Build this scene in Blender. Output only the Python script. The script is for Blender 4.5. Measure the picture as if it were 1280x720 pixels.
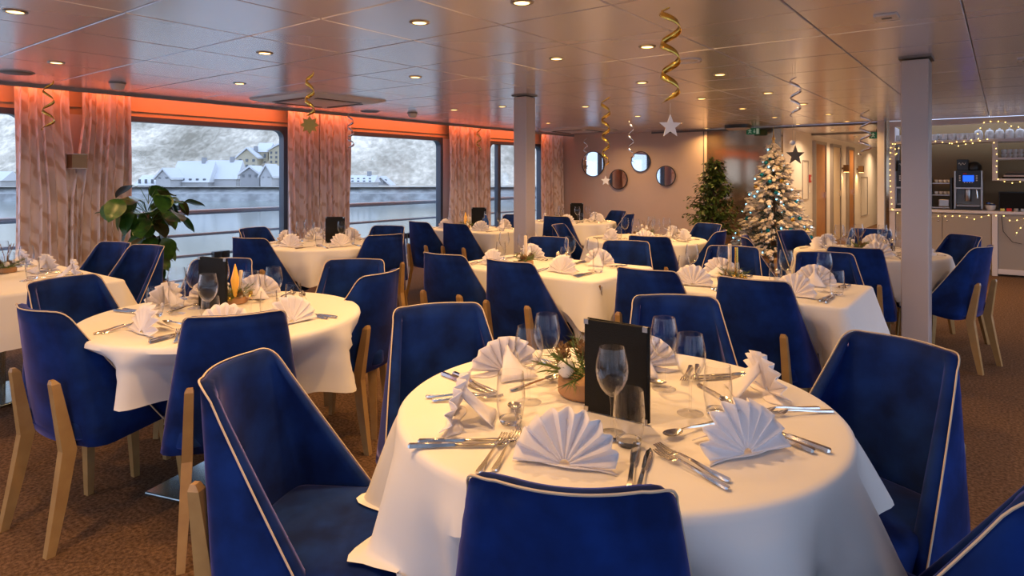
import bpy, bmesh, math, random
from mathutils import Vector, Matrix

for o in list(bpy.data.objects):
    bpy.data.objects.remove(o)
S = bpy.context.scene
COL = S.collection
PI = math.pi
rnd = random.Random(7)

# ------------------------------------------------------------------ camera
F, HY, EYE = 808.6, 220.0, 1.38
TH = math.atan(614 / 808.6)            # camera looks 37 degrees left of the ship's axis (+Y)
cd = bpy.data.cameras.new('camera')
cd.sensor_width = 36.0
cd.lens = 36.0 * F / 1280.0
cd.shift_y = -(360 - HY) / 1280.0
cd.clip_end = 1200
cam = bpy.data.objects.new('camera', cd)
COL.objects.link(cam)
cam.location = (0, 0, EYE)
cam.rotation_euler = (PI / 2, 0, TH)
S.camera = cam
FW = (-math.sin(TH), math.cos(TH))
RT = (math.cos(TH), math.sin(TH))

# ------------------------------------------------------------------ world, exposure
w = bpy.data.worlds.new('overcast')
S.world = w
w.use_nodes = True
bg = w.node_tree.nodes['Background']
bg.inputs['Color'].default_value = (0.57, 0.705, 1.0, 1)      # even winter overcast
bg.inputs['Strength'].default_value = 2.35
S.view_settings.view_transform = 'Standard'
S.view_settings.look = 'None'
S.view_settings.gamma = 1.0
S.view_settings.use_curve_mapping = False
S.view_settings.exposure = 0.0
S.cycles.transparent_max_bounces = 32
S.cycles.max_bounces = 10
S.cycles.glossy_bounces = 5
S.cycles.sample_clamp_indirect = 6.0
LAMP_W = 4.7
LAMP_COL = (1.0, 0.545, 0.19)
LED_W = 40.0
LED_COL = (1.0, 0.15, 0.004)


def U(px, py, z):
    """ground point that sits at height z and is seen at a picture point"""
    a = px - 640
    r = (FW[0] * F + RT[0] * a, FW[1] * F + RT[1] * a, HY - py)
    t = (z - EYE) / r[2]
    return (r[0] * t, r[1] * t)


def UY(px, py, Y):
    a = px - 640
    r = (FW[0] * F + RT[0] * a, FW[1] * F + RT[1] * a, HY - py)
    t = Y / r[1]
    return (r[0] * t, EYE + r[2] * t)


def AT(px, d):
    a = (px - 640) / F * d
    return (FW[0] * d + RT[0] * a, FW[1] * d + RT[1] * a)


def PX(x, y, z=0.76):
    d = x * FW[0] + y * FW[1]
    s = x * RT[0] + y * RT[1]
    return (640 + F * s / d, HY - F * (z - EYE) / d, d)


# ------------------------------------------------------------------ materials
def nt(name):
    m = bpy.data.materials.new(name)
    m.use_nodes = True
    t = m.node_tree
    return m, t, t.nodes['Principled BSDF']


def pm(name, col, rough=0.6, metal=0.0, var=None, scale=8.0, bump=0.0, bscale=60.0, spec=0.5, sheen=0.0,
       sheen_col=(1, 1, 1), sheen_rough=0.4, emit=None, estr=0.0, trans=0.0, detail=4.0):
    m, t, b = nt(name)
    b.inputs['Base Color'].default_value = (*col, 1)
    b.inputs['Roughness'].default_value = rough
    b.inputs['Metallic'].default_value = metal
    b.inputs['Specular IOR Level'].default_value = spec
    if sheen:
        b.inputs['Sheen Weight'].default_value = sheen
        b.inputs['Sheen Tint'].default_value = (*sheen_col, 1)
        b.inputs['Sheen Roughness'].default_value = sheen_rough
    if trans:
        b.inputs['Transmission Weight'].default_value = trans
    if emit:
        b.inputs['Emission Color'].default_value = (*emit, 1)
        b.inputs['Emission Strength'].default_value = estr
    tc = None
    if var or bump:
        tc = t.nodes.new('ShaderNodeTexCoord')
    if var:
        n = t.nodes.new('ShaderNodeTexNoise')
        n.inputs['Scale'].default_value = scale
        n.inputs['Detail'].default_value = detail
        r = t.nodes.new('ShaderNodeValToRGB')
        r.color_ramp.elements[0].position = 0.35
        r.color_ramp.elements[1].position = 0.65
        r.color_ramp.elements[0].color = (*col, 1)
        r.color_ramp.elements[1].color = (*var, 1)
        t.links.new(tc.outputs['Object'], n.inputs['Vector'])
        t.links.new(n.outputs['Fac'], r.inputs['Fac'])
        t.links.new(r.outputs['Color'], b.inputs['Base Color'])
    if bump:
        n2 = t.nodes.new('ShaderNodeTexNoise')
        n2.inputs['Scale'].default_value = bscale
        bp = t.nodes.new('ShaderNodeBump')
        bp.inputs['Strength'].default_value = bump
        bp.inputs['Distance'].default_value = 0.01
        t.links.new(tc.outputs['Object'], n2.inputs['Vector'])
        t.links.new(n2.outputs['Fac'], bp.inputs['Height'])
        t.links.new(bp.outputs['Normal'], b.inputs['Normal'])
    return m


def thin_glass(name, ior=1.45, tint=(1, 1, 1), rough=0.0):
    m, t, b = nt(name)
    t.nodes.remove(b)
    out = t.nodes['Material Output']
    tr = t.nodes.new('ShaderNodeBsdfTransparent')
    tr.inputs['Color'].default_value = (*tint, 1)
    gl = t.nodes.new('ShaderNodeBsdfGlossy')
    gl.inputs['Roughness'].default_value = rough
    fr = t.nodes.new('ShaderNodeLayerWeight')          # same on both faces of a thin wall
    fr.inputs['Blend'].default_value = 0.5
    pw = t.nodes.new('ShaderNodeMath')
    pw.operation = 'POWER'
    pw.inputs[1].default_value = 3.2
    ml = t.nodes.new('ShaderNodeMath')
    ml.operation = 'MULTIPLY_ADD'
    ml.inputs[1].default_value = 1.0
    ml.inputs[2].default_value = 0.28 * ((ior - 1) / (ior + 1)) ** 2
    t.links.new(fr.outputs['Facing'], pw.inputs[0])
    t.links.new(pw.outputs[0], ml.inputs[0])
    mx = t.nodes.new('ShaderNodeMixShader')
    t.links.new(ml.outputs[0], mx.inputs['Fac'])
    t.links.new(tr.outputs['BSDF'], mx.inputs[1])
    t.links.new(gl.outputs['BSDF'], mx.inputs[2])
    t.links.new(mx.outputs['Shader'], out.inputs['Surface'])
    return m


M = {}
M['cloth'] = pm('white_linen', (0.80, 0.77, 0.75), 0.85, bump=0.35, bscale=5, spec=0.2)
M['napkin'] = pm('napkin_linen', (0.82, 0.78, 0.80), 0.85, bump=0.05, bscale=900, spec=0.2)
M['velvet'] = pm('blue_velvet', (0.004, 0.014, 0.078), 0.8, var=(0.007, 0.032, 0.180), scale=9, sheen=0.55,
                 sheen_col=(0.42, 0.38, 0.95), sheen_rough=0.3, spec=0.10, detail=5)
M['piping'] = pm('cream_piping', (0.62, 0.49, 0.36), 0.55)
M['leg'] = pm('golden_wood', (0.44, 0.27, 0.10), 0.36, var=(0.38, 0.22, 0.08), scale=14)
M['carpet'] = pm('brown_carpet', (0.085, 0.046, 0.025), 0.97, var=(0.21, 0.125, 0.075), scale=70, bump=0.5, bscale=250,
                 spec=0.1, detail=6)
M['wall'] = pm('tan_wall', (0.68, 0.54, 0.46), 0.5, var=(0.72, 0.57, 0.485), scale=2)
M['pale'] = pm('pale_wall', (0.78, 0.74, 0.70), 0.5)
M['white'] = pm('white_lacquer', (0.70, 0.64, 0.64), 0.35)
M['column'] = pm('mauve_white_lacquer', (0.52, 0.45, 0.44), 0.30)
M['panel'] = pm('satin_ceiling', (0.84, 0.85, 0.98), 0.24, metal=0.62, spec=1.0, bump=0.018, bscale=4)
M['seam'] = pm('pale_seam', (0.62, 0.55, 0.50), 0.6)
M['dark_trim'] = pm('dark_grey_trim', (0.16, 0.15, 0.15), 0.5)
M['grey_trim'] = pm('grey_trim', (0.34, 0.31, 0.31), 0.45)
M['frame'] = pm('slate_frame', (0.055, 0.075, 0.11), 0.4)
M['pier'] = pm('white_pier', (0.66, 0.60, 0.58), 0.5)
M['band'] = pm('beige_cove_band', (0.54, 0.38, 0.22), 0.5)
M['pane'] = thin_glass('window_glass', 1.35, (0.96, 0.98, 0.98))
M['glass'] = thin_glass('drinking_glass', 1.62, (0.985, 0.985, 0.99))
M['solid_glass'] = pm('solid_glass', (1, 1, 1), 0.0, trans=1.0)
M['solid_glass'].node_tree.nodes['Principled BSDF'].inputs['IOR'].default_value = 1.4
M['steel'] = pm('polished_steel', (0.72, 0.68, 0.62), 0.16, metal=1.0)
M['brushed'] = pm('brushed_steel', (0.45, 0.42, 0.40), 0.35, metal=1.0)
M['dark_steel'] = pm('dark_steel', (0.16, 0.15, 0.14), 0.4, metal=0.8)
M['menu'] = pm('black_leatherette', (0.010, 0.009, 0.008), 0.5, bump=0.15, bscale=300, spec=0.15)
M['gold'] = pm('gold_foil', (0.80, 0.50, 0.10), 0.22, metal=1.0)
M['finial'] = pm('pale_gold_finial', (0.85, 0.60, 0.22), 0.35, metal=0.35)
M['silver'] = pm('silver_foil', (0.80, 0.80, 0.84), 0.18, metal=1.0)
M['gold_paint'] = pm('antique_gold', (0.36, 0.22, 0.05), 0.4, metal=0.7)
M['white_star'] = pm('white_glitter', (0.74, 0.76, 0.86), 0.6, bump=0.3, bscale=400)
M['bronze'] = pm('brown_glitter', (0.18, 0.12, 0.08), 0.55, metal=0.3)
M['thread'] = pm('clear_thread', (0.5, 0.5, 0.5), 0.5)
M['mirror'] = pm('mirror_glass', (0.85, 0.90, 0.92), 0.02, metal=1.0)
M['rim'] = pm('dark_mirror_rim', (0.035, 0.03, 0.03), 0.4)
M['black'] = pm('black_plastic', (0.012, 0.012, 0.013), 0.35)
M['bronze_glass'] = pm('bronze_mirror_panel', (0.33, 0.24, 0.15), 0.07, metal=0.75, var=(0.36, 0.26, 0.17), scale=1.5)
M['door_wood'] = pm('amber_wood', (0.42, 0.19, 0.06), 0.3, var=(0.36, 0.15, 0.045), scale=5)
M['door_pale'] = pm('pale_door', (0.70, 0.58, 0.42), 0.4)
M['bar_back'] = pm('ochre_bar_back', (0.30, 0.18, 0.075), 0.5)
M['bar_front'] = pm('grey_bar_front', (0.37, 0.32, 0.27), 0.45)
M['china'] = pm('white_china', (0.80, 0.76, 0.72), 0.2)
M['blue_screen'] = pm('lit_blue_screen', (0.0, 0.02, 0.2), 0.3, emit=(0.01, 0.10, 1.0), estr=1.6)
M['fairy'] = pm('warm_fairy_bulb', (1, 0.8, 0.4), 0.4, emit=(1.0, 0.62, 0.16), estr=5.0)
M['ice_bulb'] = pm('cool_fairy_bulb', (0.8, 0.95, 1), 0.4, emit=(0.18, 0.68, 1.0), estr=5.0)
M['lens'] = pm('lit_downlight', (1, 0.9, 0.7), 0.4, emit=(1.0, 0.58, 0.18), estr=7.0)
M['led'] = pm('orange_led', (1, 0.3, 0.1), 0.4, emit=LED_COL, estr=3.0)
M['leaf'] = pm('glossy_leaf', (0.022, 0.085, 0.016), 0.32, var=(0.05, 0.14, 0.02), scale=5)
M['leaf_brown'] = pm('russet_leaf', (0.07, 0.045, 0.012), 0.35, var=(0.04, 0.06, 0.014), scale=8)
M['ficus'] = pm('fig_leaf', (0.035, 0.075, 0.014), 0.4, var=(0.075, 0.12, 0.02), scale=9)
M['bark'] = pm('bark', (0.10, 0.06, 0.035), 0.8, bump=0.4, bscale=40)
M['needle'] = pm('teal_needles', (0.03, 0.085, 0.085), 0.6, var=(0.05, 0.13, 0.14), scale=12)
M['flock'] = pm('snow_flock', (0.80, 0.73, 0.66), 0.9, var=(0.68, 0.62, 0.58), scale=30, bump=0.6, bscale=120)
M['teal'] = pm('teal_bauble', (0.02, 0.30, 0.42), 0.15, metal=0.7)
M['pine'] = pm('pine_sprig', (0.07, 0.12, 0.02), 0.6, var=(0.14, 0.19, 0.04), scale=20)
M['cone'] = pm('pine_cone', (0.22, 0.12, 0.045), 0.6)
M['amber'] = pm('amber_glass', (0.9, 0.42, 0.06), 0.25, emit=(1.0, 0.42, 0.05), estr=0.35)
M['candle'] = pm('cream_candle', (0.82, 0.66, 0.44), 0.5)
M['pot'] = pm('terracotta_pot', (0.42, 0.22, 0.10), 0.6)
M['greypot'] = pm('dark_planter', (0.07, 0.06, 0.055), 0.5)
M['base'] = pm('steel_table_base', (0.42, 0.52, 0.55), 0.22, metal=0.9)
M['green'] = pm('exit_green', (0.004, 0.10, 0.045), 0.4, emit=(0.0, 0.22, 0.09), estr=0.12)
M['sign_white'] = pm('exit_white', (0.55, 0.65, 0.58), 0.4, emit=(0.5, 0.7, 0.55), estr=0.15)
M['red'] = pm('red_box', (0.45, 0.02, 0.015), 0.4)
M['snow'] = pm('snow', (0.62, 0.64, 0.66), 0.9)
M['rail'] = pm('painted_rail', (0.18, 0.22, 0.28), 0.4)
M['sconce'] = pm('bronze_sconce', (0.26, 0.14, 0.06), 0.35, metal=0.6)
M['blue_glass'] = pm('blue_bottle', (0.01, 0.06, 0.28), 0.15)
M['pepper'] = pm('pepper_grains', (0.05, 0.03, 0.02), 0.8)
M['wine_red'] = pm('red_badge', (0.6, 0.03, 0.02), 0.5)


def river_mat():
    m, t, b = nt('river_water')
    b.inputs['Base Color'].default_value = (0.20, 0.225, 0.205, 1)
    b.inputs['Roughness'].default_value = 0.12
    tc = t.nodes.new('ShaderNodeTexCoord')
    mp = t.nodes.new('ShaderNodeMapping')
    mp.inputs['Rotation'].default_value = (0, 0, TH)
    mp.inputs['Scale'].default_value = (0.25, 1.0, 1.0)
    n = t.nodes.new('ShaderNodeTexNoise')
    n.inputs['Scale'].default_value = 1.2
    bp = t.nodes.new('ShaderNodeBump')
    bp.inputs['Strength'].default_value = 0.08
    t.links.new(tc.outputs['Object'], mp.inputs['Vector'])
    t.links.new(mp.outputs['Vector'], n.inputs['Vector'])
    t.links.new(n.outputs['Fac'], bp.inputs['Height'])
    t.links.new(bp.outputs['Normal'], b.inputs['Normal'])
    return m


def hill_mat():
    m, t, b = nt('snowy_woods')
    b.inputs['Roughness'].default_value = 0.95
    b.inputs['Specular IOR Level'].default_value = 0.1
    tc = t.nodes.new('ShaderNodeTexCoord')
    n = t.nodes.new('ShaderNodeTexNoise')
    n.inputs['Scale'].default_value = 0.045
    n.inputs['Detail'].default_value = 9
    n.inputs['Roughness'].default_value = 0.68
    n2 = t.nodes.new('ShaderNodeTexNoise')
    n2.inputs['Scale'].default_value = 0.9
    n2.inputs['Detail'].default_value = 6
    mx = t.nodes.new('ShaderNodeMath')
    mx.operation = 'MULTIPLY_ADD'
    mx.inputs[1].default_value = 0.30
    r = t.nodes.new('ShaderNodeValToRGB')
    r.color_ramp.elements[0].position = 0.50
    r.color_ramp.elements[0].color = (0.27, 0.235, 0.18, 1)
    r.color_ramp.elements[1].position = 0.78
    r.color_ramp.elements[1].color = (0.86, 0.76, 0.62, 1)
    e = r.color_ramp.elements.new(0.64)
    e.color = (0.50, 0.44, 0.355, 1)
    t.links.new(tc.outputs['Object'], n.inputs['Vector'])
    t.links.new(tc.outputs['Object'], n2.inputs['Vector'])
    t.links.new(n2.outputs['Fac'], mx.inputs[0])
    t.links.new(n.outputs['Fac'], mx.inputs[2])
    t.links.new(mx.outputs[0], r.inputs['Fac'])
    t.links.new(r.outputs['Color'], b.inputs['Base Color'])
    return m


def curtain_mat():
    m, t, b = nt('leaf_print_curtain')
    b.inputs['Roughness'].default_value = 0.8
    b.inputs['Sheen Weight'].default_value = 0.2
    tc = t.nodes.new('ShaderNodeTexCoord')
    n = t.nodes.new('ShaderNodeTexNoise')
    n.inputs['Scale'].default_value = 3.5
    n.inputs['Detail'].default_value = 3
    wv = t.nodes.new('ShaderNodeTexWave')
    wv.bands_direction = 'DIAGONAL'
    wv.inputs['Scale'].default_value = 2.2
    wv.inputs['Distortion'].default_value = 9.0
    wv.inputs['Detail'].default_value = 2
    wv.inputs['Detail Scale'].default_value = 1.2
    r = t.nodes.new('ShaderNodeValToRGB')
    r.color_ramp.elements[0].position = 0.10
    r.color_ramp.elements[0].color = (0.68, 0.50, 0.39, 1)
    r.color_ramp.elements[1].position = 0.55
    r.color_ramp.elements[1].color = (0.90, 0.79, 0.76, 1)
    e = r.color_ramp.elements.new(0.28)
    e.color = (0.82, 0.69, 0.63, 1)
    mx = t.nodes.new('ShaderNodeMix')
    mx.data_type = 'RGBA'
    mx.inputs['B'].default_value = (0.70, 0.61, 0.58, 1)
    r2 = t.nodes.new('ShaderNodeValToRGB')
    r2.color_ramp.elements[0].position = 0.50
    r2.color_ramp.elements[0].color = (0, 0, 0, 1)
    r2.color_ramp.elements[1].position = 0.66
    r2.color_ramp.elements[1].color = (0.75, 0.75, 0.75, 1)
    t.links.new(tc.outputs['UV'], wv.inputs['Vector'])
    t.links.new(tc.outputs['UV'], n.inputs['Vector'])
    t.links.new(wv.outputs['Fac'], r.inputs['Fac'])
    t.links.new(n.outputs['Fac'], r2.inputs['Fac'])
    t.links.new(r2.outputs['Color'], mx.inputs['Factor'])
    t.links.new(r.outputs['Color'], mx.inputs['A'])
    t.links.new(mx.outputs['Result'], b.inputs['Base Color'])
    return m


M['river'] = river_mat()
M['hill'] = hill_mat()
M['curtain'] = curtain_mat()


# ------------------------------------------------------------------ mesh helpers
class MB:
    def __init__(s):
        s.v, s.f, s.uv = [], [], {}

    def add(s, vs, fs, mat=None):
        o = len(s.v)
        if mat is not None:
            vs = [mat @ Vector(p) for p in vs]
        s.v += [tuple(p) for p in vs]
        s.f += [tuple(i + o for i in f) for f in fs]
        return o

    def box(s, c, d, rz=0.0, mat=None):
        x, y, z = d[0] / 2, d[1] / 2, d[2] / 2
        vs = [(-x, -y, -z), (x, -y, -z), (x, y, -z), (-x, y, -z), (-x, -y, z), (x, -y, z), (x, y, z), (-x, y, z)]
        fs = [(0, 3, 2, 1), (4, 5, 6, 7), (0, 1, 5, 4), (1, 2, 6, 5), (2, 3, 7, 6), (3, 0, 4, 7)]
        m = Matrix.Translation(c) @ Matrix.Rotation(rz, 4, 'Z')
        if mat is not None:
            m = mat @ m
        s.add(vs, fs, m)
        return s

    def rbox(s, c, d, r=0.01, rz=0.0, seg=2):
        bm = bmesh.new()
        bmesh.ops.create_cube(bm, size=1)
        bmesh.ops.scale(bm, vec=d, verts=bm.verts)
        bmesh.ops.bevel(bm, geom=bm.edges[:], offset=r, segments=seg, profile=0.5, affect='EDGES')
        s.bm(bm, Matrix.Translation(c) @ Matrix.Rotation(rz, 4, 'Z'))
        return s

    def bm(s, bm, mat=None):
        bm.verts.index_update()
        s.add([v.co for v in bm.verts], [[v.index for v in f.verts] for f in bm.faces], mat)
        bm.free()
        return s

    def lathe(s, prof, seg=24, c=(0, 0, 0), mat=None):
        vs, fs = [], []
        n = len(prof)
        for r, z in prof:
            for k in range(seg):
                a = 2 * PI * k / seg
                vs.append((c[0] + r * math.cos(a), c[1] + r * math.sin(a), c[2] + z))
        for i in range(n - 1):
            for k in range(seg):
                k2 = (k + 1) % seg
                fs.append((i * seg + k, i * seg + k2, (i + 1) * seg + k2, (i + 1) * seg + k))
        if prof[0][0] > 1e-6:
            fs.append(tuple(range(seg - 1, -1, -1)))
        if prof[-1][0] > 1e-6:
            fs.append(tuple((n - 1) * seg + k for k in range(seg)))
        s.add(vs, fs, mat)
        return s

    def lathe_open(s, prof, seg=24, c=(0, 0, 0), mat=None):
        vs, fs = [], []
        n = len(prof)
        for r, z in prof:
            for k in range(seg):
                a = 2 * PI * k / seg
                vs.append((c[0] + r * math.cos(a), c[1] + r * math.sin(a), c[2] + z))
        for i in range(n - 1):
            for k in range(seg):
                k2 = (k + 1) % seg
                fs.append((i * seg + k, i * seg + k2, (i + 1) * seg + k2, (i + 1) * seg + k))
        s.add(vs, fs, mat)
        return s

    def tube(s, pts, r, seg=6, cap=True, mat=None):
        pts = [Vector(p) for p in pts]
        rs = r if isinstance(r, (list, tuple)) else [r] * len(pts)
        vs, fs = [], []
        up = Vector((0, 0, 1))
        last = None
        for i, p in enumerate(pts):
            d = (pts[min(i + 1, len(pts) - 1)] - pts[max(i - 1, 0)]).normalized()
            if last is None:
                a = d.cross(up)
                if a.length < 1e-3:
                    a = d.cross(Vector((1, 0, 0)))
            else:
                a = last - d * last.dot(d)
            a.normalize()
            last = a
            b = d.cross(a)
            for k in range(seg):
                t = 2 * PI * k / seg
                vs.append(p + (a * math.cos(t) + b * math.sin(t)) * rs[i])
        for i in range(len(pts) - 1):
            for k in range(seg):
                k2 = (k + 1) % seg
                fs.append((i * seg + k, i * seg + k2, (i + 1) * seg + k2, (i + 1) * seg + k))
        if cap:
            fs.append(tuple(range(seg - 1, -1, -1)))
            fs.append(tuple((len(pts) - 1) * seg + k for k in range(seg)))
        s.add(vs, fs, mat)
        return s

    def sweep(s, secs):
        """loft a list of equal-length closed sections"""
        n = len(secs[0])
        vs = [p for c in secs for p in c]
        fs = []
        for i in range(len(secs) - 1):
            for k in range(n):
                k2 = (k + 1) % n
                fs.append((i * n + k, i * n + k2, (i + 1) * n + k2, (i + 1) * n + k))
        fs.append(tuple(range(n - 1, -1, -1)))
        fs.append(tuple((len(secs) - 1) * n + k for k in range(n)))
        s.add(vs, fs)
        return s

    def ball(s, c, r, sub=1, sc=(1, 1, 1), jit=0.0, rot=None):
        bm = bmesh.new()
        bmesh.ops.create_icosphere(bm, subdivisions=sub, radius=1)
        for v in bm.verts:
            k = 1 + (rnd.random() - 0.5) * jit
            v.co = Vector((v.co.x * r * sc[0] * k, v.co.y * r * sc[1] * k, v.co.z * r * sc[2] * k))
        m = Matrix.Translation(c)
        if rot is not None:
            m = m @ rot
        s.bm(bm, m)
        return s

    def grid(s, fn, nu, nv, closed=False):
        vs, fs = [], []
        o = len(s.v)
        for j in range(nv + 1):
            for i in range(nu + 1):
                vs.append(fn(i / nu, j / nv))
                s.uv[o + len(vs) - 1] = (i / nu, j / nv)
        for j in range(nv):
            for i in range(nu):
                a = j * (nu + 1) + i
                fs.append((a, a + 1, a + nu + 2, a + nu + 1))
        s.add(vs, fs)
        return s

    def prism(s, outline, y0, y1, mat=None):
        """outline in XZ extruded along Y"""
        n = len(outline)
        vs = [(x, y0, z) for x, z in outline] + [(x, y1, z) for x, z in outline]
        fs = [tuple(range(n)), tuple(range(2 * n - 1, n - 1, -1))]
        for k in range(n):
            k2 = (k + 1) % n
            fs.append((k2, k, n + k, n + k2))
        s.add(vs, fs, mat)
        return s

    def mesh(s, name, mat, smooth=True, uvs=None):
        me = bpy.data.meshes.new(name)
        me.from_pydata(s.v, [], s.f)
        if uvs is not None:
            l = me.uv_layers.new(name='UVMap')
            for lp in me.loops:
                u, v = s.uv.get(lp.vertex_index, (0, 0))
                l.data[lp.index].uv = (u * uvs[0], v * uvs[1])
        bm = bmesh.new()
        bm.from_mesh(me)
        bmesh.ops.recalc_face_normals(bm, faces=bm.faces)
        for f in bm.faces:
            f.smooth = smooth
        if smooth:
            for e in bm.edges:
                if len(e.link_faces) == 2 and e.calc_face_angle(0) > 0.75:
                    e.smooth = False
        bm.to_mesh(me)
        bm.free()
        me.materials.append(mat)
        return me

    def build(s, name, mat, parent=None, smooth=True, loc=(0, 0, 0), rz=0.0, uvs=None):
        return put(name, s.mesh(name, mat, smooth, uvs), parent, loc, rz)


def put(name, me, parent=None, loc=(0, 0, 0), rz=0.0):
    o = bpy.data.objects.new(name, me)
    COL.objects.link(o)
    o.location = loc
    o.rotation_euler = (0, 0, rz)
    if parent is not None:
        o.parent = parent
    return o


def tag(o, label=None, cat=None, group=None, kind=None):
    if label:
        o['label'] = label
    if cat:
        o['category'] = cat
    if group:
        o['group'] = group
    if kind:
        o['kind'] = kind
    return o


def thing(name, label=None, cat=None, loc=(0, 0, 0), rz=0.0, group=None):
    o = bpy.data.objects.new(name, None)
    COL.objects.link(o)
    o.empty_display_size = 0.05
    o.location = loc
    o.rotation_euler = (0, 0, rz)
    return tag(o, label, cat, group)


KIDS = {}


def dup(root, loc, rz=0.0, label=None, group=None, scale=None):
    r = root.copy()
    COL.objects.link(r)
    r.location = loc
    r.rotation_euler = (0, 0, rz)
    if scale:
        r.scale = scale if isinstance(scale, tuple) else (scale,) * 3
    if label:
        r['label'] = label
    if group:
        r['group'] = group
    for ch in list(root.children):
        c = ch.copy()
        COL.objects.link(c)
        c.parent = r
        for g in list(ch.children):
            d = g.copy()
            COL.objects.link(d)
            d.parent = c
    return r


class Kit:
    """first placement uses the prototype itself, later ones are copies"""
    def __init__(s, root):
        s.root, s.used = root, False

    def place(s, loc, rz=0.0, label=None, group=None, scale=None):
        if not s.used:
            s.used = True
            s.root.location = loc
            s.root.rotation_euler = (0, 0, rz)
            if scale:
                s.root.scale = scale if isinstance(scale, tuple) else (scale,) * 3
            if label:
                s.root['label'] = label
            if group:
                s.root['group'] = group
            return s.root
        return dup(s.root, loc, rz, label, group, scale)


def struct(o):
    o['kind'] = 'structure'
    return o


ORD = ['first', 'second', 'third', 'fourth', 'fifth', 'sixth', 'seventh', 'eighth', 'ninth', 'tenth', 'eleventh',
       'twelfth', 'thirteenth', 'fourteenth', 'fifteenth', 'sixteenth', 'seventeenth', 'eighteenth', 'nineteenth',
       'twentieth']
for _d in ('twenty', 'thirty', 'forty', 'fifty', 'sixty', 'seventy'):
    ORD += [_d + '-' + x for x in ORD[:9]] + [{'twenty': 'thirtieth', 'thirty': 'fortieth', 'forty': 'fiftieth',
                                               'fifty': 'sixtieth', 'sixty': 'seventieth', 'seventy': 'eightieth'}[_d]]

# ------------------------------------------------------------------ room shell
ZC = 2.2
XL, XE, XR, YB, YF = -7.25, -6.9, 2.4, -2.6, 11.15

struct(MB().box((-2.1, 6.0, -0.05), (10.6, 20.0, 0.1)).build('floor', M['carpet'], smooth=False))
# corridor floor continues beyond the far wall
struct(MB().box((-2.2, 21.0, -0.05), (1.6, 10.0, 0.1)).build('floor', M['carpet'], smooth=False))

ceil = struct(MB().box(((XE + XR) / 2, (YB + YF) / 2, ZC + 0.06), (XR - XE, YF - YB, 0.08)).build('ceiling', M['seam'], smooth=False))
PS, GAP = 0.672, 0.006
x0, y0 = -0.155, 1.41


def panel_mesh():
    a, c, h = (PS - GAP) / 2, 0.004, 0.02
    b = a - c
    vs = [(-b, -b, 0), (b, -b, 0), (b, b, 0), (-b, b, 0), (-a, -a, c), (a, -a, c), (a, a, c), (-a, a, c),
          (-a, -a, h), (a, -a, h), (a, a, h), (-a, a, h)]
    fs = [(0, 3, 2, 1)]
    for k in range(4):
        k2 = (k + 1) % 4
        fs += [(k, k2, 4 + k2, 4 + k), (4 + k, 4 + k2, 8 + k2, 8 + k)]
    m = MB()
    m.add(vs, fs)
    return m


pmesh = panel_mesh().mesh('ceiling_panel', M['panel'], smooth=False)
rest = MB()
i0 = math.floor((XE - x0) / PS)
i1 = math.ceil((XR - x0) / PS)
for i in range(i0, i1):
    for j in range(math.floor((YB - y0) / 0.675), math.ceil((YF - y0) / 0.675)):
        cx, cy = x0 + (i + 0.5) * PS, y0 + (j + 0.5) * 0.675
        if cx - PS / 2 < XE - 0.05 or cx + PS / 2 > XR or cy + .34 > YF + 0.05 or cy < YB + .3:
            xa, xb = max(cx - PS / 2, XE), min(cx + PS / 2, XR)
            ya, yb = max(cy - .337, YB), min(cy + .337, YF)
            if xb - xa < 0.03 or yb - ya < 0.03:
                continue
            seen = False
            mm = MB().box(((xa + xb) / 2, (ya + yb) / 2, ZC + 0.01), (xb - xa - GAP, yb - ya - GAP, 0.02))
            p = PX(cx, cy, ZC) if cx * FW[0] + cy * FW[1] > 0.3 else (9999, 0, 1)
            if -60 < p[0] < 1340 and p[1] > -20:
                mm.build('ceiling_panel', M['panel'], ceil, smooth=False)
            else:
                rest.add(mm.v, mm.f)
            continue
        d = cx * FW[0] + cy * FW[1]
        if d > 0.3 and -60 < PX(cx, cy, ZC)[0] < 1340 and PX(cx, cy, ZC)[1] > -40:
            o = put('ceiling_panel', pmesh, ceil, (cx, cy, ZC))
            o.rotation_euler = (rnd.uniform(-.0012, .0012), rnd.uniform(-.0012, .0012), 0)
        else:
            q = panel_mesh()
            rest.add([(x + cx, y + cy, z + ZC) for x, y, z in q.v], q.f)
tag(rest.build('panel_rows', M['panel'], ceil, smooth=False), kind='stuff')

# lowered lip along the window side and the cove above it
struct(MB().box((XE - 0.01, (YB + YF) / 2, ZC - 0.005), (0.03, YF - YB, 0.05)).build('trim_1', M['grey_trim'], smooth=False))
struct(MB().box(((XE + XL) / 2 - 0.1, (YB + YF) / 2, 2.42), (0.62, YF - YB, 0.06)).build('trim_2', M['pier'], smooth=False))
led = struct(MB().box((XE - 0.06, (YB + YF) / 2, 2.37), (0.03, YF - YB - 0.2, 0.02)).build('trim_3', M['led'], smooth=False))
ld = bpy.data.lights.new('cove_light', 'AREA')
ld.shape = 'RECTANGLE'
ld.size, ld.size_y = 0.03, YF - YB - 1.0
ld.energy, ld.color = LED_W, LED_COL
ld.spread = 1.9
lo = bpy.data.objects.new('cove_light', ld)
COL.objects.link(lo)
lo.location = (XE - 0.065, (YB + YF) / 2 - .3, 2.352)
lo.rotation_euler = (0, math.radians(34), 0)

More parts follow.
